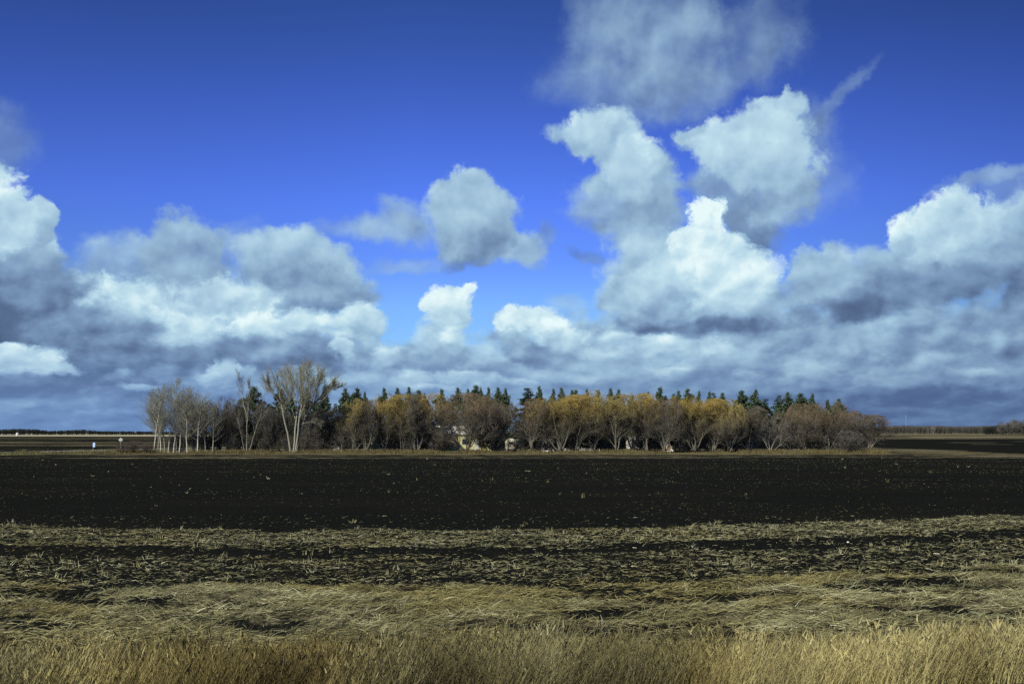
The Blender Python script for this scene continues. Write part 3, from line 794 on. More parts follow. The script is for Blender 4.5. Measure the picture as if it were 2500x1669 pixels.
def p_willow(seed, H=9., Wd=9., stems=6, dense=1., spread=.45, low=.25):
    r = RS(seed); n = stems
    S = np.c_[r.randn(n, 2)*.22, np.zeros(n)-.1]; az_ = (np.arange(n)+r.rand(n))*2*np.pi/n; th = spread*(.35+.9*r.rand(n))
    D = np.stack([np.cos(az_)*np.sin(th), np.sin(az_)*np.sin(th), np.cos(th)], -1)
    P = grow(r, S, D, np.full(n, H*.80)*(.8+.25*r.rand(n)), 9, .11, .03); R = (.10+.05*r.rand(n))[:, None]*np.linspace(1, .25, 9)
    P1, R1 = spawn(r, P, R, 9, .20, 1, .62, .22, .42, 6, .13, .05, .58)
    P2, R2 = spawn(r, P1, R1, 6, .15, 1, .62, .2, .46, 5, .13, .05, .55)
    P3, R3 = spawn(r, P2, R2, int(9*dense), .1, 1, .6, .25, .48, 4, .12, .06, .6, .5, rmin=.009)
    P4, R4 = spawn(r, P3, R3, 8, .1, 1, .45, .22, .85, 3, .08, .08, .8, .5, rmin=.0072)
    c = (0, 0, H*.52); a = Wd/2; g = [dome(p, c, a, H*.49) for p in (P, P1, P2, P3, P4)]
    return bake('willow', [(g[0], R, 6), (g[1], R1, 4), (g[2], R2, 3)], [(g[3], R3, 2), (g[4], R4, 2)], H)
def p_shrub(seed, H=4., Wd=4., stems=14, spread=.75):
    r = RS(seed); n = stems
    S = np.c_[r.randn(n, 2)*.35, np.zeros(n)-.05]; az_ = r.rand(n)*2*np.pi; th = spread*r.rand(n)
    D = np.stack([np.cos(az_)*np.sin(th), np.sin(az_)*np.sin(th), np.cos(th)], -1)
    P = grow(r, S, D, H*(.6+.35*r.rand(n)), 6, .15, .03); R = .030*np.ones(n)[:, None]*np.linspace(1, .35, 6)
    P1, R1 = spawn(r, P, R, 6, .15, 1, .6, .2, .42, 5, .15, .04, .6, rmin=.012)
    P2, R2 = spawn(r, P1, R1, 5, .1, 1, .6, .2, .5, 4, .15, .05, .7, rmin=.010)
    P3, R3 = spawn(r, P2, R2, 7, .1, 1, .6, .2, .6, 3, .15, .05, .8, rmin=.010)
    g = [dome(p, (0, 0, H*.45), Wd/2, H*.56) for p in (P, P1, P2, P3)]
    return bake('shrub', [(g[0], R, 4), (g[1], R1, 3)], [(g[2], R2, 2), (g[3], R3, 2)], H)
def p_birch(seed, H=11.5, lean=.0, fork=False):
    r = RS(seed); K = 14
    P = grow(r, np.array([[0, 0, -.1]]), np.array([[lean, .0, 1.]]), np.array([H]), K, .055, .03); R = .115*np.linspace(1, .14, K)[None]
    if fork:
        Q = grow(r, P[0, 4:5], np.array([[-.5 if lean >= 0 else .5, .1, 1.]]), np.array([H*.6]), K, .06, .05)
        P = np.concatenate([P, Q]); R = np.concatenate([R, .06*np.linspace(1, .15, K)[None]])
    P1, R1 = spawn(r, P, R, 34, .22, .99, .62, .2, .27, 6, .09, .06, .36, .3, lambda t: 1.25-.85*t, rmin=.013)
    P2, R2 = spawn(r, P1, R1, 11, .1, 1, .45, .18, .46, 4, .06, .08, .6, rmin=.008)
    P3, R3 = spawn(r, P2, R2, 10, .1, 1, .42, .18, .75, 3, .05, .08, .8, rmin=.0055)
    return bake('birch', [(P, R, 7), (P1, R1, 3)], [(P2, R2, 2), (P3, R3, 2)], H)
def p_poly(seed, lines, H, n1=8, r_tip=.25, fine=(9, 8, 6), L=(.36, .42, .5), ang=.5, env=None):
    """a tree whose main limbs follow given courses (x, z, depth)"""
    r = RS(seed); K = 12; Ps, Rs = [], []
    for pts, rs in lines:
        A = np.array([(p[0], p[2] if len(p) > 2 else 0, p[1]) for p in pts], float); s = np.linspace(0, 1, len(A)); t = np.linspace(0, 1, K)
        Q = np.stack([np.interp(t, s, A[:, j]) for j in range(3)], -1); Q[1:-1] += r.randn(K-2, 3)*.05
        Ps.append(Q); Rs.append(rs*np.linspace(1, r_tip, K))
    P = np.stack(Ps); R = np.stack(Rs)
    P1, R1 = spawn(r, P, R, fine[0], .30, 1, ang*.9, .16, L[0], 7, .06, .07, .5, .3, lambda t: 1.15-.55*t)
    P2, R2 = spawn(r, P1, R1, fine[1], .15, 1, .42, .15, L[1], 5, .06, .07, .55, .35, rmin=.013)
    P3, R3 = spawn(r, P2, R2, fine[2], .1, 1, .40, .15, L[2], 3, .05, .07, .65, .5, rmin=.009)
    P4, R4 = spawn(r, P3, R3, 5, .1, 1, .35, .15, .85, 3, .04, .06, .8, .5, rmin=.0055)
    if env:      # leave out what would reach beyond the crown
        def inside(q):
            rho = np.linalg.norm((q[:, -1]-np.array(env[0]))/np.array([env[1], env[1], env[2]]), axis=1); return rho < 1+.07*r.randn(len(q))
        k1, k2, k3, k4 = inside(P1), inside(P2), inside(P3), inside(P4); P1, R1, P2, R2, P3, R3, P4, R4 = P1[k1], R1[k1], P2[k2], R2[k2], P3[k3], R3[k3], P4[k4], R4[k4]
    return bake('tree', [(P, R, 7), (P1, R1, 4), (P2, R2, 3)], [(P3, R3, 2), (P4, R4, 2)], H)
def p_conifer(seed, H=12., Wd=4.6, spruce=False):
    r = RS(seed)
    P = grow(r, np.array([[0, 0, -.1]]), np.array([[0, 0, 1.]]), np.array([H]), 10, .015, .05); R = .14*np.linspace(1, .12, 10)[None]
    if spruce:
        P1, R1 = spawn(r, P, R, 110, .14, .985, 1.45, .12, 1., 5, .05, -.02, .3, .3, lambda t: Wd/H/2*(1.08-t)**.85*1.15, rmin=.012)
    else:
        lump = lambda t: Wd/H/2*1.2*np.clip((1.0-t)*1.9, 0, 1)**1.1*(.82+.34*vn(t*9, t*0+seed, seed))
        P1, R1 = spawn(r, P, R, 95, .12, .985, 1.12, .18, 1., 5, .08, .05, .35, .3, lump, rmin=.015)
    # needle tufts along the branches
    def tufts(P_, n, t0, sc, spread):
        N, K, _ = P_.shape; t = t0+(1-t0)*r.rand(N, n); f = t*(K-1); i = np.clip(f.astype(int), 0, K-2); f = (f-i)[..., None]; pi = np.arange(N)[:, None]
        c = P_[pi, i]*(1-f)+P_[pi, i+1]*f + r.randn(N, n, 3)*spread; T = norm(P_[pi, i+1]-P_[pi, i])
        c = c.reshape(-1, 3); T = T.reshape(-1, 3); m = 4
        c = np.repeat(c, m, 0); T = np.repeat(T, m, 0); k = len(c)
        d = norm(T*.7 + r.randn(k, 3)*.75 + UP*.25); L = sc*(.6+.8*r.rand(k))*np.clip((H-c[:, 2])/2.6, .38, 1); w = norm(np.cross(d, r.randn(k, 3)))*(L*.24)[:, None]
        V = np.stack([c, c+d*(L*.55)[:, None]-w, c+d*L[:, None], c+d*(L*.55)[:, None]+w], 1)
        return V.reshape(-1, 3), (np.arange(k)*4)[:, None]+np.arange(4), np.repeat(np.repeat(r.rand(N*n), m)*.6+.4*r.rand(k), 4)
    V, F, v = tufts(P1, 14 if spruce else 22, .12 if spruce else .25, .34 if spruce else .36, .09 if spruce else .13)
    V2, F2, v2 = tufts(P[:, 5:], 40, .1, .30, .05)
    tr, tf = tubes(P, R, 7); t1, f1 = tubes(P1, R1, 3)
    t = mesh_data('conifer_trunk', np.concatenate([tr, t1]), np.concatenate([tf, f1+len(tr)]), None, True)
    c = mesh_data('conifer_crown', np.concatenate([V, V2]), np.concatenate([F, F2+len(V)]), None, False, {'v': np.concatenate([v, v2])})
    return t, c, (H, Wd*1.1)

PROTO = {
 'willow': [p_willow(101), p_willow(102, stems=5), p_willow(103, stems=7, spread=.55), p_willow(104, stems=5, spread=.35)],
 'broad': [p_willow(111, 9.5, 13., 9, 1., .75), p_willow(112, 9., 11., 8, 1., .70)],
 'slim': [p_willow(121, 9., 5.5, 4, 1., .22), p_willow(122, 9., 5.0, 3, 1., .18), p_willow(123, 9., 6.0, 5, .8, .28)],
 'shrub': [p_shrub(131), p_shrub(132, stems=10), p_shrub(133, stems=18, spread=.9)],
 'birch': [p_birch(141, lean=-.05), p_birch(142, lean=.03), p_birch(143, lean=.08, fork=True), p_birch(144, lean=-.02), p_birch(145, lean=.04)],
 'pine': [p_conifer(151), p_conifer(152, Wd=5.4), p_conifer(153, Wd=4.0), p_conifer(154, Wd=4.8), p_conifer(155, Wd=4.2)],
 'spruce': [p_conifer(161, spruce=True, Wd=4.4), p_conifer(162, spruce=True, Wd=3.6)],
}
_mat_cache = {}
def with_mat(me, mat):
    k = (me.name, mat.name)
    if k not in _mat_cache:
        m = me.copy(); m.materials.clear(); m.materials.append(mat); _mat_cache[k] = m
    return _mat_cache[k]
def px(xp, D): return (xp-1250)/F_PX*D
def top_h(yp, D): return EYE + (1053.6-yp)/F_PX*D
_k = [0]
def plant(name, kind, xp, ytop, D, width, bark_m, twig_m, label, category='tree', group=None, var=None, rz=None, base=0.):
    """width in frame pixels at the crown; the height follows from the top's place above the horizon"""
    _k[0] += 1; P = PROTO[kind]; t, c, H0 = P[(_k[0] if var is None else var) % len(P)]
    h = top_h(ytop, D)-base
    H0, W0 = H0
    sw = (width/F_PX*D)/W0 if width else h/H0
    e = empty(name, (px(xp, D), D, base), label, category, group, (_k[0]*2.399) % 6.283 if rz is None else rz)
    for nm, me, mt in (('trunk', t, bark_m), ('crown', c, twig_m)):
        o = link(nm, with_mat(me, mt), e)
    e.scale = (sw, sw, h/H0)
    return e
ORD = 'first second third fourth fifth sixth seventh eighth ninth tenth eleventh twelfth thirteenth fourteenth fifteenth sixteenth seventeenth eighteenth nineteenth twentieth'.split()
def ordinal(i):
    if i < 20: return ORD[i]
    tens = {2: 'twenty', 3: 'thirty', 4: 'forty', 5: 'fifty'}[(i+1)//10]
    u = (i+1) % 10
    return ({'twenty': 'twentieth', 'thirty': 'thirtieth', 'forty': 'fortieth', 'fifty': 'fiftieth'}[tens]) if u == 0 else tens + '-' + ORD[u-1]

# the pale birches at the left end of the belt
BIRCH = [(381, 937, 0, 3), (398, 948, 1, 2), (416, 919, 4, 1.2), (428, 945, 3, 4), (443, 940, 4, 1.4), (462, 953, 1, 3), (486, 955, 0, 5), (506, 972, 3, 1), (524, 975, 0, 2)]
bl = ['white-barked birch, outermost of the pale row, beside the low brown bush', 'white-barked birch, second of the pale row from the brown bush', 'tallest of the white-barked birches, third in the pale row',
      'thin white-barked birch just past the tallest one', 'white-barked birch leaning slightly, fifth in the pale row', 'straight white-barked birch, sixth in the pale row',
      'crooked pale birch before the dark thicket, seventh in the row', 'bright white birch trunk, eighth in the row, before the grey thicket', 'white birch at the thicket end of the pale row']
for (xp, yt, var, rz), lb in zip(BIRCH, bl):
    plant('birch', 'birch', xp, yt, 186 + (xp*7 % 3), 76 if xp < 490 else 50, M_BIRCHBARK, M_T['birch'], lb, 'tree', 'pale birches in a row', var, rz)
for i, (xp, yt, var, nm) in enumerate([(390, 950, 2, 'first'), (407, 944, 3, 'second'), (436, 940, 1, 'third'), (451, 950, 0, 'fourth'), (474, 956, 4, 'fifth'), (496, 964, 2, 'sixth')]):
    plant('birch', 'birch', xp, yt, 190.5+i % 3, 62, M_PALEBARK, M_T['birch'], '%s of the dimmer thin trunks standing close behind the white birch row' % nm, 'tree', 'thin trunks behind the white birches', var, i*1.3)
# big cottonwood: limbs as they stand
def zz(pts, X0=660, Y0=1545, s=85.): return [((a-X0)/s, (Y0-b)/s, d) for a, b, d in pts]
cott = p_poly(201, [
 (zz([(610, 1560, 0), (560, 1250, -.2), (500, 980, -.5), (455, 780, -.8), (430, 560, -1.2), (350, 340, -1.6), (290, 190, -2.0)]), .20),
 (zz([(470, 850, -.6), (380, 640, -1.8), (270, 470, -2.6), (200, 330, -3.2), (150, 260, -3.5)]), .09),
 (zz([(645, 1560, .1), (665, 1200, .4), (680, 950, .7), (650, 750, 1.0), (610, 560, 1.4), (560, 380, 1.8), (530, 150, 2.2)]), .19),
 (zz([(680, 930, .6), (715, 760, 1.2), (720, 560, 2.0), (700, 380, 2.6), (690, 240, 3.0)]), .09),
 (zz([(680, 1560, 0), (725, 1200, -.2), (745, 1000, -.4), (775, 760, -.6), (800, 520, -.9), (810, 300, -1.2), (805, 90, -1.3)]), .20),
 (zz([(690, 1560, 0), (745, 1250, .2), (800, 1020, .3), (870, 880, .3), (980, 740, .4), (1080, 600, .6), (1200, 440, .8), (1400, 250, 1.0)]), .23),
 (zz([(880, 870, .3), (930, 640, 1.4), (935, 450, 2.2), (960, 300, 2.8), (980, 160, 3.0)]), .11),
 (zz([(960, 760, .3), (1020, 560, -1.0), (1080, 400, -2.0), (1160, 250, -2.6), (1180, 150, -3.0)]), .11),
 (zz([(1060, 620, .5), (1180, 540, 1.2), (1300, 500, 1.5), (1420, 450, 1.5)]), .06),
 (zz([(480, 880, -.5), (340, 640, 1.0), (220, 560, 2.0), (60, 400, 2.6)]), .06),
 (zz([(770, 1080, 0), (900, 1050, -.6), (1010, 1050, -1.0), (1100, 1070, -1.2)]), .04), (zz([(660, 1000, .5), (560, 760, 1.5), (480, 560, 2.4), (440, 380, 3.0), (420, 220, 3.2)]), .08), (zz([(745, 1000, -.4), (850, 760, -1.5), (900, 520, -2.2), (890, 320, -2.8), (900, 180, -3.)]), .08), (zz([(980, 760, .4), (1120, 700, -.6), (1240, 560, -1.4), (1340, 380, -2.0)]), .08)], 17., fine=(12, 9, 7), L=(.26, .44, .55), env=((.9, 0, 8.6), 9.2, 9.0))
PROTO['cottonwood'] = [cott]
def place_custom(name, proto, xp, D, bark_m, twig_m, label, category='tree', s=1., mirror=False):
    t, c, H = proto; e = empty(name, (px(xp, D), D, 0), label, category)
    for nm, me, mt in (('trunk', t, bark_m), ('crown', c, twig_m)): link(nm, with_mat(me, mt), e)
    e.scale = (-s if mirror else s, s, s); return e
place_custom('cottonwood', cott, 721, 187, M_PALEBARK, M_T['cotton'], 'huge bare cottonwood with several pale trunks, the tallest tree in the shelterbelt')
# pale many-stemmed aspen beside it, mapped from its own courses
def z2(pts, X0=1405, Y0=1000, s=50.5): return [((a-X0)/s, (Y0-b)/s, d) for a, b, d in pts]
asp = p_poly(202, [
 (z2([(1415, 1005, 0), (1410, 820, .1), (1405, 660, .2), (1360, 520, .5), (1340, 400, .8), (1325, 340, .9)]), .09),
 (z2([(1400, 1005, 0), (1370, 880, -.3), (1350, 740, -.8), (1300, 620, -1.0)]), .06),
 (z2([(1430, 1005, 0), (1460, 880, .3), (1490, 760, .6), (1530, 640, .8), (1545, 480, 1.0)]), .07),
 (z2([(1410, 800, 0), (1425, 620, -.6), (1440, 480, -1.0), (1445, 380, -1.2)]), .08)], 12.5, fine=(8, 7, 5), L=(.28, .42, .5))
place_custom('aspen', asp, 604, 187, M_PALEBARK, M_T['grey'], 'pale many-stemmed aspen between the grey thicket and the big cottonwood')
# bleached, nearly dead trees near the far end
dead = p_poly(203, [
 ([(0, -.1, 0), (.4, 1.4, .2), (1.0, 2.6, .3), (1.9, 3.7, .4), (2.8, 4.6, .5)], .10),
 ([(0, -.1, 0), (-.2, 1.6, .2), (-.1, 3.2, .5), (.1, 4.8, .6), (.0, 6.2, .6)], .10),
 ([(.1, -.1, 0), (1.2, 1.0, -.3), (2.2, 2.0, -.5), (3.4, 3.0, -.6)], .08),
 ([(0, -.1, 0), (-.8, 1.3, -.2), (-1.4, 2.6, -.3), (-1.9, 4.2, -.5)], .09),
 ([(-.3, 1.6, .1), (-1.2, 2.3, .5), (-2.4, 3.0, .8)], .06)], 6.5, fine=(8, 6, 4), L=(.34, .42, .5), ang=.65)
for xp, D, mir, s, lb in ((1878, 188, False, 1.0, 'bleached half-dead tree with pale crooked limbs, leaning over the gap in the belt'), (1925, 190, True, .95, 'second bleached half-dead tree, beside the russet dome'), (1835, 189, True, .8, 'smaller bleached tree at the foot of the tall pines')):
    place_custom('dead_tree', dead, xp, D, M_DEADBARK, M_T['dead'], lb, s=s, mirror=mir)

# the front row: x, top y, width, kind, twigs, bark, distance, label
FRONT = [
 (868, 974, 66, 'willow', 'olive', M_GREYBARK, 189, 'ochre-tipped willow, first beyond the dark thicket next to the cottonwood'),
 (893, 976, 52, 'slim', 'grey', M_GREYBARK, 188, 'slim grey leafless tree between the first two ochre willows'),
 (937, 964, 72, 'willow', 'gold', M_GREYBARK, 190, 'golden willow with a bushy foot, before the pale green shed'),
 (985, 962, 62, 'willow', 'olive', M_GREYBARK, 190, 'willow with grey limbs and ochre top, near the pale grey shed'),
 (1018, 958, 58, 'slim', 'grey', M_GREYBARK, 188, 'tall grey-limbed tree before the pale grey shed'),
 (1050, 962, 70, 'willow', 'gold', M_GREYBARK, 191, 'golden willow next to the wide russet dome'),
 (1138, 960, 150, 'broad', 'rust', M_GREYBARK, 187, 'wide russet dome-shaped tree in front of the yellow house'),
 (1205, 966, 100, 'broad', 'brown', M_GREYBARK, 190, 'brown spreading tree covering the end of the yellow house'),
 (1300, 973, 74, 'willow', 'rust', M_GREYBARK, 188, 'russet willow just past the gap in the belt'),
 (1335, 972, 60, 'willow', 'olive', M_GREYBARK, 190, 'narrow ochre willow before the small white gabled shed'),
 (1366, 966, 76, 'willow', 'olive', M_GREYBARK, 187, 'olive-gold willow past the white gabled shed'),
 (1408, 964, 78, 'willow', 'gold', M_GREYBARK, 188, 'yellow-gold willow above the white board fence'),
 (1450, 953, 64, 'willow', 'olive', M_GREYBARK, 189, 'tallest of the olive willows, before the end of the white fence'),
 (1502, 963, 66, 'willow', 'olive', M_GREYBARK, 187, 'olive willow between the white fence and the motorhome'),
 (1545, 962, 64, 'willow', 'olive', M_GREYBARK, 190, 'ochre willow hanging over the white motorhome'),
 (1576, 960, 56, 'willow', 'gold', M_GREYBARK, 189, 'golden willow just beyond the white motorhome'),
 (1622, 972, 76, 'willow', 'brown', M_GREYBARK, 187, 'brown-topped willow before the orange-roofed shed'),
 (1662, 970, 52, 'willow', 'gold', M_GREYBARK, 190, 'bright golden willow next to the orange-roofed shed'),
 (1694, 967, 66, 'willow', 'gold', M_GREYBARK, 188, 'bright golden willow with a leaning trunk, seventh gold one along'),
 (1742, 973, 64, 'willow', 'gold', M_GREYBARK, 189, 'golden willow below the pair of pine tips'),
 (1778, 975, 66, 'willow', 'olive', M_GREYBARK, 187, 'last ochre willow towards the open end of the belt'),
 (1822, 994, 74, 'willow', 'brown', M_GREYBARK, 188, 'low grey-brown tree under the tall double pine'),
 (1958, 986, 110, 'broad', 'rust', M_GREYBARK, 190, 'russet rounded tree after the bleached trees'),
 (2022, 985, 118, 'broad', 'rust', M_GREYBARK, 188, 'widest russet dome near the open end of the belt'),
 (2072, 1002, 76, 'willow', 'brown', M_GREYBARK, 191, 'thin reddish-brown tree at the open end of the belt'),
 (2055, 1048, 84, 'shrub', 'darkgrey', M_GREYBARK, 186, 'dark grey shrub at the foot of the last russet tree'),
 (2095, 1052, 44, 'shrub', 'bush', M_GREYBARK, 187, 'small brown shrub closing the belt at the open field'),
 (2122, 1012, 58, 'willow', 'brown', M_GREYBARK, 232, 'lone brown tree standing just clear of the belt'),
]
for xp, yt, w, kd, tw, bk, D, lb in FRONT:
    nm = {'willow': 'willow', 'broad': 'maple', 'slim': 'ash_tree', 'shrub': 'shrub'}[kd]
    plant(nm, kd, xp, yt, D, w*(1.52 if kd == 'willow' else 1.2), bk, M_T[tw], lb, 'shrub' if kd == 'shrub' else 'tree')
# grey thicket between the birches and the cottonwood
THICK = [(487, 985, 46), (512, 978, 50), (540, 972, 52), (566, 972, 54), (588, 985, 46), (640, 985, 50), (668, 992, 50), (700, 1000, 46), (752, 1000, 52), (782, 996, 56), (812, 990, 52), (838, 1000, 46)]
for i, (xp, yt, w) in enumerate(THICK):
    plant('thicket_tree', 'slim' if i % 2 else 'willow', xp, yt, 191+(i % 3)*2, w*1.1, M_DARKBARK, M_T['grey' if i < 5 or i % 2 else 'darkgrey'],
          ('grey leafless thicket tree behind the birches, %s from the pale row' % ORD[i]) if i < 5 else ('dark leafless tree by the cottonwood, %s counted from the birches' % ORD[i-5]), 'tree', 'dark leafless trees round the cottonwood')
# dark undergrowth below the front row
r = RS(7)
for i in range(60):
    xp = 420 + i*28 + r.randn()*5
    if any(abs(xp-q) < w for q, w in ((1247, 17), (1545, 20), (915, 14), (1135, 42))): continue
    plant('undergrowth_shrub', 'shrub', xp, 1030+r.rand()*36, 193+r.rand()*5, 46+26*r.rand(), M_DARKBARK, M_T[('darkgrey', 'grey', 'bush')[i % 3]],
          'dark leafless shrub in the undergrowth below the shelterbelt trees', 'shrub', 'undergrowth shrubs below the shelterbelt')
for i in range(34):
    xp = 560 + i*44 + r.randn()*9
    if any(abs(xp-q) < w for q, w in ((1247, 20), (1545, 22), (915, 16), (1135, 40))): continue
    plant('undergrowth_shrub', 'shrub', xp, 1058+r.rand()*24, 189.5+r.rand()*2, 34+24*r.rand(), M_GREYBARK, M_T['grey'],
          'grey leafless shrub at the front foot of the shelterbelt trees', 'shrub', 'shrubs at the front foot of the shelterbelt')
for xp, yt, w, D, lb in ((306, 1078, 46, 184, 'low brown leafless bush next to the diamond road sign'), (336, 1074, 46, 185, 'middle one of the three low brown bushes before the birches'), (364, 1080, 40, 184, 'low brown bush touching the first birch')):
    plant('bush', 'shrub', xp, yt, D, w, M_DARKBARK, M_T['bush'], lb, 'bush')

# the conifers behind: x, top y
PINES = [(584, 992, 'p', 50), (622, 944, 'p', 62), (655, 1000, 'p', 44), (684, 949, 'p', 44), (716, 957, 'p', 34), (750, 948, 'p', 46), (794, 957, 'p', 46), (842, 948, 'p', 42), (871, 948, 'p', 38), (896, 957, 'p', 32), (939, 948, 'p', 38), (970, 947, 'p', 36),
 (997, 945, 'p', 34), (1022, 953, 'p', 34), (1042, 961, 'p', 34), (1080, 951, 'p', 42), (1117, 947, 'p', 38), (1141, 950, 'p', 32), (1162, 941, 'p', 38), (1177, 946, 'p', 30), (1194, 947, 'p', 34), (1215, 946, 'p', 34), (1233, 948, 'p', 30),
 (1286, 947, 's', 46), (1318, 943, 'p', 46), (1352, 950, 'p', 34), (1370, 947, 'p', 34), (1396, 952, 'p', 32), (1407, 952, 'p', 30), (1431, 950, 'p', 36), (1461, 953, 'p', 34), (1490, 948, 'p', 34), (1510, 951, 'p', 34), (1545, 966, 'p', 32), (1578, 957, 'p', 34),
 (1611, 946, 'p', 50), (1644, 962, 'p', 34), (1657, 954, 'p', 34), (1680, 950, 'p', 38), (1701, 955, 'p', 34), (1731, 957, 'p', 34), (1741, 959, 's', 30), (1765, 959, 'p', 40), (1811, 954, 'p', 42), (1836, 952, 'p', 56),
 (1869, 974, 's', 44), (1896, 965, 's', 38), (1925, 958, 'p', 50), (1954, 961, 'p', 44), (1978, 962, 'p', 44), (2018, 977, 'p', 40), (2048, 974, 'p', 40)]
npn = nsp = 0
for i, (xp, yt, kd, w) in enumerate(PINES):
    D = 203 + (i*5 % 9)
    if 1060 < xp < 1240: D = 240 + (i*5 % 9)
    sp = kd == 's'
    if xp == 1836: lb = 'broad tall pine, larger of the pair above the low grey-brown tree'
    elif xp == 1811: lb = 'slimmer pine of the tall pair above the low grey-brown tree'
    elif xp == 1611: lb = 'broad-topped pine standing clear above the brown willow'
    elif sp: lb = ['pointed spruce at the edge of the gap in the belt', 'thin spruce tip squeezed between two pines', 'short pointed spruce just past the tall pines', 'narrow dark spruce above the bleached trees'][nsp]
    else: lb = 'dark green pine behind the bare trees, %s pine of the back row from the birches' % ordinal(npn)
    if sp: nsp += 1
    else: npn += 1
    plant('spruce_tree' if sp else 'pine_tree', 'spruce' if sp else 'pine', xp, yt-2, D, w*(1.5, 1.9, 1.35, 1.75, 2.1)[i*3 % 5], M_DARKBARK, M_SPRUCE if sp else M_PINE, lb, 'tree', None if sp else 'pines in the back row')
# ------------------------------------------------------------------ more of the belt's depth
r = RS(17)
for i in range(46):
    xp = 560 + i*33.5 + r.randn()*6
    if any(abs(xp-q) < w for q, w in ((1247, 20), (1545, 22), (913, 18), (1140, 75), (1337, 22), (1630, 14))): continue
    plant('undergrowth_spruce', 'spruce', xp, 1006+r.rand()*22, 208+r.rand()*6, 66+20*r.rand(), M_DARKBARK, M_SPRUCE,
          'low dark spruce filling the shade behind the front trees', 'tree', 'low spruces inside the shelterbelt')
# ------------------------------------------------------------------ buildings and vehicles glimpsed through the belt
M_YELLOW = plain((.56, .55, .27), .7, .2, .12); M_WHITE = plain((.80, .80, .76), .5, .4, .10); M_ROOFW = plain((.80, .78, .70), .8, .2, .10, 1.5)
M_MINT = plain((.50, .60, .54), .7, .2, .2); M_PALE = plain((.46, .50, .52), .7, .2, .25); M_GLASS = plain((.03, .04, .05), .08, .6, .0)
M_ORANGE = plain((.45, .17, .06), .8, .2, .3); M_DARK = plain((.04, .04, .04), .6, .3, .2); M_METAL = plain((.45, .47, .47), .4, .6, .2); M_BRICK = plain((.30, .17, .10), .8, .2, .3)
def window(parent, x, z, w, h, y, frame=M_WHITE):
    f = MB()
    for cx, cz, dx, dz in ((x, z+h/2, w+.16, .08), (x, z-h/2, w+.16, .08), (x-w/2, z, .08, h-.08), (x+w/2, z, .08, h-.08)): f.box((cx, y-.03, cz), (dx, .10, dz))
    fo = f.build('window', frame, parent)
    MB().box((x, y-.012, z), (w-.07, .03, h-.07)).build('pane', M_GLASS, fo)
def door(parent, x, w, h, y, mat, z0=.15):
    d = MB().box((x, y-.03, z0+h/2), (w, .07, h)).build('door', mat, parent)
    MB().box((x+w*.38, y-.09, z0+h*.48), (.05, .06, .12)).build('handle', M_METAL, d)
def house(name, xp, D, w, dp, hw, hr, wall, roof, label, category, wins=(), doors=(), gable='x', rz=0., over=.35, chimney=None):
    e = empty(name, (px(xp, D), D+dp/2, 0), label, category, None, rz)
    W = MB()
    if gable == 'x':       # ridge runs along x
        W.prism([(-dp/2, 0), (dp/2, 0), (dp/2, hw), (0, hr-.05), (-dp/2, hw)], -w/2, w/2, 'x')
    else:
        W.prism([(-w/2, 0), (w/2, 0), (w/2, hw), (0, hr-.05), (-w/2, hw)], -dp/2, dp/2, 'y')
    W.build('wall', wall, e)
    a = dp/2 if gable == 'x' else w/2; L = (w if gable == 'x' else dp)/2+over; sl = (hr-hw)/a; t = .12
    R_ = MB(); ax_ = 'x' if gable == 'x' else 'y'
    for s in (-1, 1):
        q = [(s*(a+over), hw-sl*over+.01), (0, hr+.01), (0, hr+t+.01), (s*(a+over), hw-sl*over+t+.01)]
        if s > 0: q = q[::-1]
        R_.prism(q, -L, L, ax_)
    ro = R_.build('roof', roof, e)
    if chimney: MB().box((chimney[0], .3, hr+.25), (.6, .6, 1.1)).build('chimney', M_BRICK, ro)
    for x, z, ww, hh in wins: window(e, x, z, ww, hh, -dp/2)
    for x, ww, hh, m in doors: door(e, x, ww, hh, -dp/2, m)
    return e
house('yellow_house', 1141, 213, 11.4, 8., 3.55, 5.15, M_YELLOW, M_ROOFW, 'pale yellow house with a white metal roof behind the wide russet dome', 'house',
      [(-3.9, 1.9, 1.3, 1.1), (-.3, 1.9, 1.6, 1.2), (4.0, 1.9, 1.2, 1.1)], [(2.0, .95, 2.05, M_WHITE)])
house('green_shed', 915, 210, 2.9, 4.5, 3.0, 4.2, M_MINT, M_ROOFW, 'narrow pale green shed behind the golden willow with a bushy foot', 'shed', [(.1, 2.1, .6, .6)], [(0, .9, 1.9, M_MINT)], 'y', over=.15)
house('grey_shed', 1027, 217, 8.2, 6., 3.9, 5.2, M_PALE, M_ROOFW, 'long pale grey shed hidden behind the grey-limbed trees', 'shed', [(-2.6, 2.0, .9, .8), (2.4, 2.0, .9, .8)], [(0, 2.4, 2.4, M_WHITE)])
house('small_white_shed', 828, 206, 2.0, 2.2, 1.5, 2.1, M_WHITE, M_ROOFW, 'tiny white shed low in the dark thicket right of the cottonwood', 'shed', [], [(0, .7, 1.2, M_WHITE)], 'y', over=.1)
house('white_gabled_shed', 1337, 205, 2.5, 3., 2.0, 3.2, M_WHITE, M_METAL, 'small white gabled shed past the gap in the belt', 'shed', [(-.55, 1.4, .45, .6)], [(.45, .75, 1.7, M_WHITE)], 'y', over=.2)
house('orange_roofed_shed', 1630, 205, 1.9, 2.4, 1.25, 2.15, M_WHITE, M_ORANGE, 'little shed with an orange roof under the brown-topped willow', 'shed', [], [(0, .7, 1.0, M_BRICK)], 'y', over=.15)
def vehicle_wheels(e, xs_, y0, y1, rad):
    for xx in xs_:
        for yy in (y0, y1):
            w = MB().tube((xx, yy-.11, rad), (xx, yy+.11, rad), rad, n=16).build('wheel', M_DARK, e)
            MB().tube((xx, yy-.125, rad), (xx, yy+.125, rad), rad*.5, n=12).build('rim', M_METAL, w)
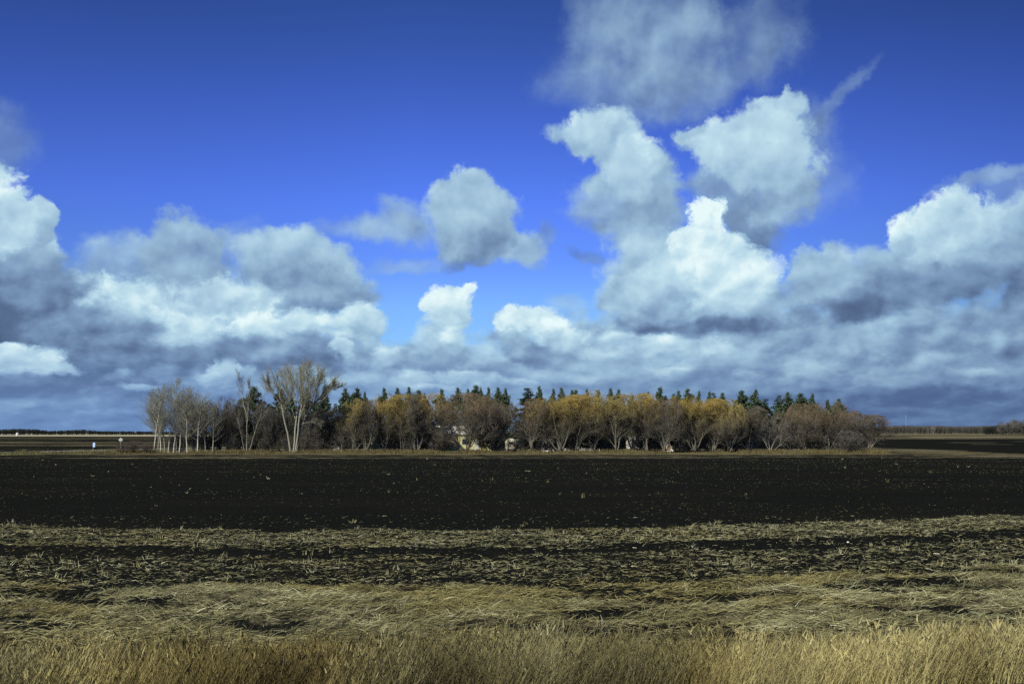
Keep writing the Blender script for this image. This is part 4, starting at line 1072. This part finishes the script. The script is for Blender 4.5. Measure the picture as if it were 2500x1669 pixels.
# motorhome seen side-on at the rear
e = empty('motorhome', (px(1551, 203), 204.5, 0), 'white motorhome parked behind the ochre willow, its flank bright in the sun', 'motorhome', None, .25)
B_ = MB().prism([(-1.55, .55), (1.5, .55), (1.75, 1.2), (1.75, 1.5), (1.35, 2.15), (1.6, 2.45), (1.5, 3.05), (-1.45, 3.05), (-1.55, 2.9)], -1.1, 1.1, 'y'); B_.build('body', M_WHITE, e, .05)
window(e, -.35, 2.0, .8, .6, -1.1, M_METAL); door(e, .62, .6, 1.7, -1.1, M_WHITE, .62)
MB().box((0, -1.108, 1.05), (3.0, .02, .10)).build('stripe', M_ORANGE, e); MB().box((0, -1.108, 1.35), (2.9, .02, .05)).build('stripe', M_METAL, e)
vehicle_wheels(e, (-.9, 1.05), -.95, .95, .36)
# round-topped camper end-on in the gap
e = empty('camper_trailer', (px(1247, 203), 205, 0), 'cream round-topped camper trailer showing through the gap beside the yellow house', 'camper', None, .1)
pts = [(-.95, .5), (.95, .5), (.98, 1.8)] + [(.98*math.cos(t), 1.8+.85*math.sin(t)) for t in [math.pi*k/10 for k in range(1, 10)]] + [(-.98, 1.8)]
MB().prism(pts, -1.6, 1.6, 'y').build('body', plain((.74, .72, .56), .5, .4, .1), e, .04)
window(e, 0, 1.75, .9, .5, -1.6, M_METAL); MB().box((0, -1.64, .62), (1.7, .10, .14)).build('bumper', M_METAL, e)
MB().tube((0, -1.6, .55), (0, -2.5, .5), .05).build('hitch', M_DARK, e); vehicle_wheels(e, (-.86, .86), -.05, .05, .3)
for s in (-1, 1): MB().box((s*.75, -1.62, .95), (.14, .05, .14)).build('tail_light', M_ORANGE, e)
# board fence
x0, x1 = px(1376, 203), px(1462, 203)
e = empty('board_fence', (x0, 203, 0), 'low white board fence between the trunks under the yellow-gold willow', 'fence')
for z in (.30, .60): MB().box(((x1-x0)/2, -.06, z), (x1-x0, .03, .12)).build('rail', M_WHITE, e)
for k in range(5): MB().box(((x1-x0)*k/4, 0, .45), (.10, .08, .9)).build('post', M_WHITE, e)
# signs by the side road
M_SIGNBACK = plain((.52, .58, .53), .5, .4, .08); M_SIGNBLUE = plain((.52, .66, .90), .5, .3, .05); M_DEEPBLUE = plain((.05, .16, .50), .5, .3, .05)
D = 221.; e = empty('diamond_sign', (px(299, D), D, 0), 'pale diamond-shaped road sign above the low brown bushes', 'road sign', None, .12)
s = .485; MB().prism([(0, 2.24-s), (s, 2.24), (0, 2.24+s), (-s, 2.24)], -.012, .012, 'y').build('plate', M_SIGNBACK, e, .004)
MB().tube((0, -.045, -.1), (0, -.045, 2.36), .032).build('post', M_METAL, e)
for z in (2.05, 2.3): MB().tube((0, -.085, z), (0, -.012, z), .025).build('bolt', M_DARK, e)
D = 208.; e = empty('blue_sign', (px(235, D), D, 0), 'light blue upright road sign on a slim post beside the side road', 'road sign', None, -.15)
MB().box((0, 0, 1.30), (.58, .03, .96)).build('plate', M_DEEPBLUE, e)
MB().box((-.05, -.021, 1.30), (.44, .008, .90)).build('panel', M_SIGNBLUE, e)
MB().tube((-.22, .05, -.1), (-.22, .05, 1.7), .035).build('post', M_METAL, e)
# low dark mound modelled for a dark patch on the verge
rr_ = RS(23); g = 14; a = np.linspace(-1, 1, g); gxx, gyy = np.meshgrid(a, a)
hz = .34*np.clip(1-gxx**2-gyy**2, 0, 1)**.7*(.6+.8*vn(gxx*2.5+9, gyy*2.5, 4))-.03
ii = np.arange(g*g).reshape(g, g); Fq = np.stack([ii[:-1, :-1], ii[:-1, 1:], ii[1:, 1:], ii[1:, :-1]], -1).reshape(-1, 4)
o = mesh_np('dark_mound', np.stack([gxx.ravel()*.95, gyy.ravel()*.7, hz.ravel()], -1), Fq, plain((.012, .011, .009), .95, .1, .3), smooth=True, loc=(px(250, 183), 183, 0))
tag(o, 'small dark mound on the green verge below the blue sign', 'mound')
for xp, yt, w in ((1240, 1066, 18), (1256, 1072, 16), (1347, 1062, 22), (1541, 1070, 20), (1562, 1064, 22)):
    plant('undergrowth_shrub', 'shrub', xp, yt, 198, w*1.3, M_GREYBARK, M_T['grey'], 'grey leafless shrub in front of the %s' % ('camper trailer, the lower of two' if xp == 1256 else 'camper trailer, the taller of two' if xp == 1240 else 'white gabled shed' if xp == 1347 else 'white motorhome, at its %s end' % ('left' if xp == 1541 else 'right')), 'shrub', 'shrubs screening what stands behind the belt')
# white stone between the stubble strips
import bmesh
bm = bmesh.new(); bmesh.ops.create_icosphere(bm, subdivisions=2, radius=.045)
for v in bm.verts: v.co *= 1+.3*(vn(v.co.x*30+5, v.co.y*30+v.co.z*17, 2)-.5); v.co.z *= .7
me = bpy.data.meshes.new('stone'); bm.to_mesh(me); bm.free(); me.materials.append(M_WHITE)
ys = 9724/(1319-1053.6); tag(link('stone', me, None, (px(2059, ys), ys, float(bumpz(np.array([px(2059, ys)]), np.array([ys]))[0])+.04)), 'single white stone on the bare strip between two bands of stubble', 'stone')

# ------------------------------------------------------------------ far off
def far_wood(name, x0, x1, D0, D1, ytops, n, seed, mat, label, pale=0.):
    """bare trees of a far wood as one mass; ytops gives the skyline by frame x"""
    r = RS(seed); parts_ = []
    xp = x0+(x1-x0)*r.rand(n); D = D0+(D1-D0)*r.rand(n)**1.5
    yt = np.interp(xp, [q[0] for q in ytops], [q[1] for q in ytops]) + np.abs(r.randn(n))*1.6
    H = EYE+(1053.6-yt)/F_PX*D; H = np.maximum(H, 3.)
    X_ = (xp-1250)/F_PX*D; m = 46
    # upright twig fans
    t = r.rand(n, m); ang_ = r.rand(n, m)*6.28; rad = (.16+.10*r.rand(n))[:, None]*H[:, None]*np.sqrt(r.rand(n, m))
    z0 = H[:, None]*(.12+.55*t); L = H[:, None]*(.20+.28*r.rand(n, m)); L = np.minimum(L, (H[:, None]-z0)*1.0)
    bx = X_[:, None]+rad*np.cos(ang_)*.5; by = D[:, None]+rad*np.sin(ang_)*.5
    P0 = np.stack([bx, by, z0], -1).reshape(-1, 3); P1 = np.stack([X_[:, None]+rad*np.cos(ang_), D[:, None]+rad*np.sin(ang_), z0+L], -1).reshape(-1, 3)
    P = np.stack([P0, (P0+P1)/2+r.randn(*P0.shape)*.25, P1], 1); R_ = (.05+.07*r.rand(len(P)))[:, None]*np.array([1., .9, .4])[None]*(D.mean()/1500)
    T0 = np.stack([X_, D, X_*0-.3], -1); T1 = np.stack([X_+r.randn(n)*.4, D, H*.75], -1); PT = np.stack([T0, (T0+T1)/2, T1], 1); RT = .16*np.ones(n)[:, None]*np.array([1, .8, .4])[None]*(D.mean()/1500)
    V1, F1 = tubes(P, R_, 2); V2, F2 = tubes(PT, RT, 4)
    hv = np.concatenate([V1[:, 2], V2[:, 2]*0+.2*H.mean()])/H.mean(); vv = np.concatenate([np.repeat(np.repeat(r.rand(n)*.6, m)+.4*r.rand(n*m), 6), np.repeat(.5+.5*(r.rand(n) < pale), 12)])
    o = mesh_np(name, np.concatenate([V1, V2]), np.concatenate([F1, F2+len(V1)]), mat, attrs={'h': hv, 'v': vv})
    return tag(o, label, kind='stuff')
M_FARL = material('far_wood_twigs', twigs((.022, .026, .022), (.034, .038, .030), .3, .9), .8, .1)
M_FARR = material('right_wood_twigs', twigs((.075, .074, .062), (.095, .088, .072), .3, .9), .8, .1)
far_wood('woods', -60, 430, 1200, 1400, [(-60, 1048), (0, 1047), (40, 1045), (90, 1046), (125, 1050), (160, 1049), (210, 1047), (250, 1051), (300, 1051), (430, 1052)], 900, 31, M_FARL, 'dark far-off wood along the horizon beyond the side road')
far_wood('woods', 2080, 2450, 1780, 1960, [(2080, 1041), (2150, 1039), (2200, 1037), (2240, 1038), (2290, 1038), (2350, 1039), (2400, 1038), (2450, 1037)], 900, 32, M_FARR, 'grey-brown far-off wood on the horizon past the open end of the belt', .5)
far_wood('woods', 430, 2080, 2300, 2700, [(430, 1056), (900, 1052), (1500, 1050), (2080, 1047)], 1500, 33, M_FARR, 'distant wood on the horizon behind the shelterbelt')
far_wood('woods', 2400, 2640, 1400, 1600, [(2400, 1041), (2460, 1034), (2640, 1032)], 420, 34, M_FARL, 'darker clump of far wood behind the tall bare trees')
plant('pale_tree', 'willow', 2275, 1041, 1720, 11, M_PALEBARK, M_T['dead'], 'pale bleached tree standing out in the middle of the far wood', 'tree')
for i, (xp, yt, w) in enumerate([(2441, 1029, 22), (2458, 1031, 20), (2474, 1023, 30), (2490, 1025, 26), (2508, 1024, 26), (2440, 1040, 20), (2463, 1039, 20), (2486, 1036, 22)]):
    plant('bare_tree', 'willow' if i % 2 else 'slim', xp, yt, 1130+i*14, w, M_DARKBARK, M_T['darkgrey'], '%s bare dark tree of the tall far clump at the end of the field' % ORD[i], 'tree', 'tall far clump of bare trees')
# far mast, utility poles, bin
e = empty('radio_mast', (px(2209, 2600), 2600, 0), 'thin pale radio mast rising far behind the wood', 'mast')
mast = MB()
for k in range(3):
    t = 2*math.pi*k/3; mast.tube((.9*math.cos(t), .9*math.sin(t), 0), (.5*math.cos(t), .5*math.sin(t), 46), .07, n=5)
for k in range(24):
    t = 2*math.pi*(k % 3)/3; u = 2*math.pi*((k+1) % 3)/3
    mast.tube((.8*math.cos(t), .8*math.sin(t), k*1.9), (.8*math.cos(u), .8*math.sin(u), k*1.9+1.9), .035, n=4)
mast.build('lattice', M_METAL, e); a_ = MB(); a_.box((0, 0, 44.5), (1.6, 1.0, 1.6)); a_.box((0, 0, 40.5), (1.2, .8, 1.2)); a_.build('antenna', M_METAL, e)
for xp, D, yt in ((2150, 1690, 1044), (2262, 1690, 1046)):
    h = top_h(yt, D); e = empty('utility_pole', (px(xp, D), D, 0), 'pale utility pole in front of the far wood, %s' % ('nearer the belt' if xp == 2150 else 'beside the bleached tree'), 'utility pole')
    MB().tube((0, 0, -.3), (0, 0, h), .22, .15).build('post', M_DEADBARK, e); MB().box((0, -.2, h-.8), (2.6, .18, .2)).build('crossarm', M_DEADBARK, e)
D = 1060; e = empty('grain_bin', (px(47, D), D, 0), 'tiny white grain bin at the edge of the far wood', 'grain bin')
MB().tube((0, 0, 0), (0, 0, 2.4), 1.3, n=20).build('wall', M_WHITE, e); MB().tube((0, 0, 2.41), (0, 0, 3.2), 1.36, .15, n=20).build('roof', M_ROOFW, e)
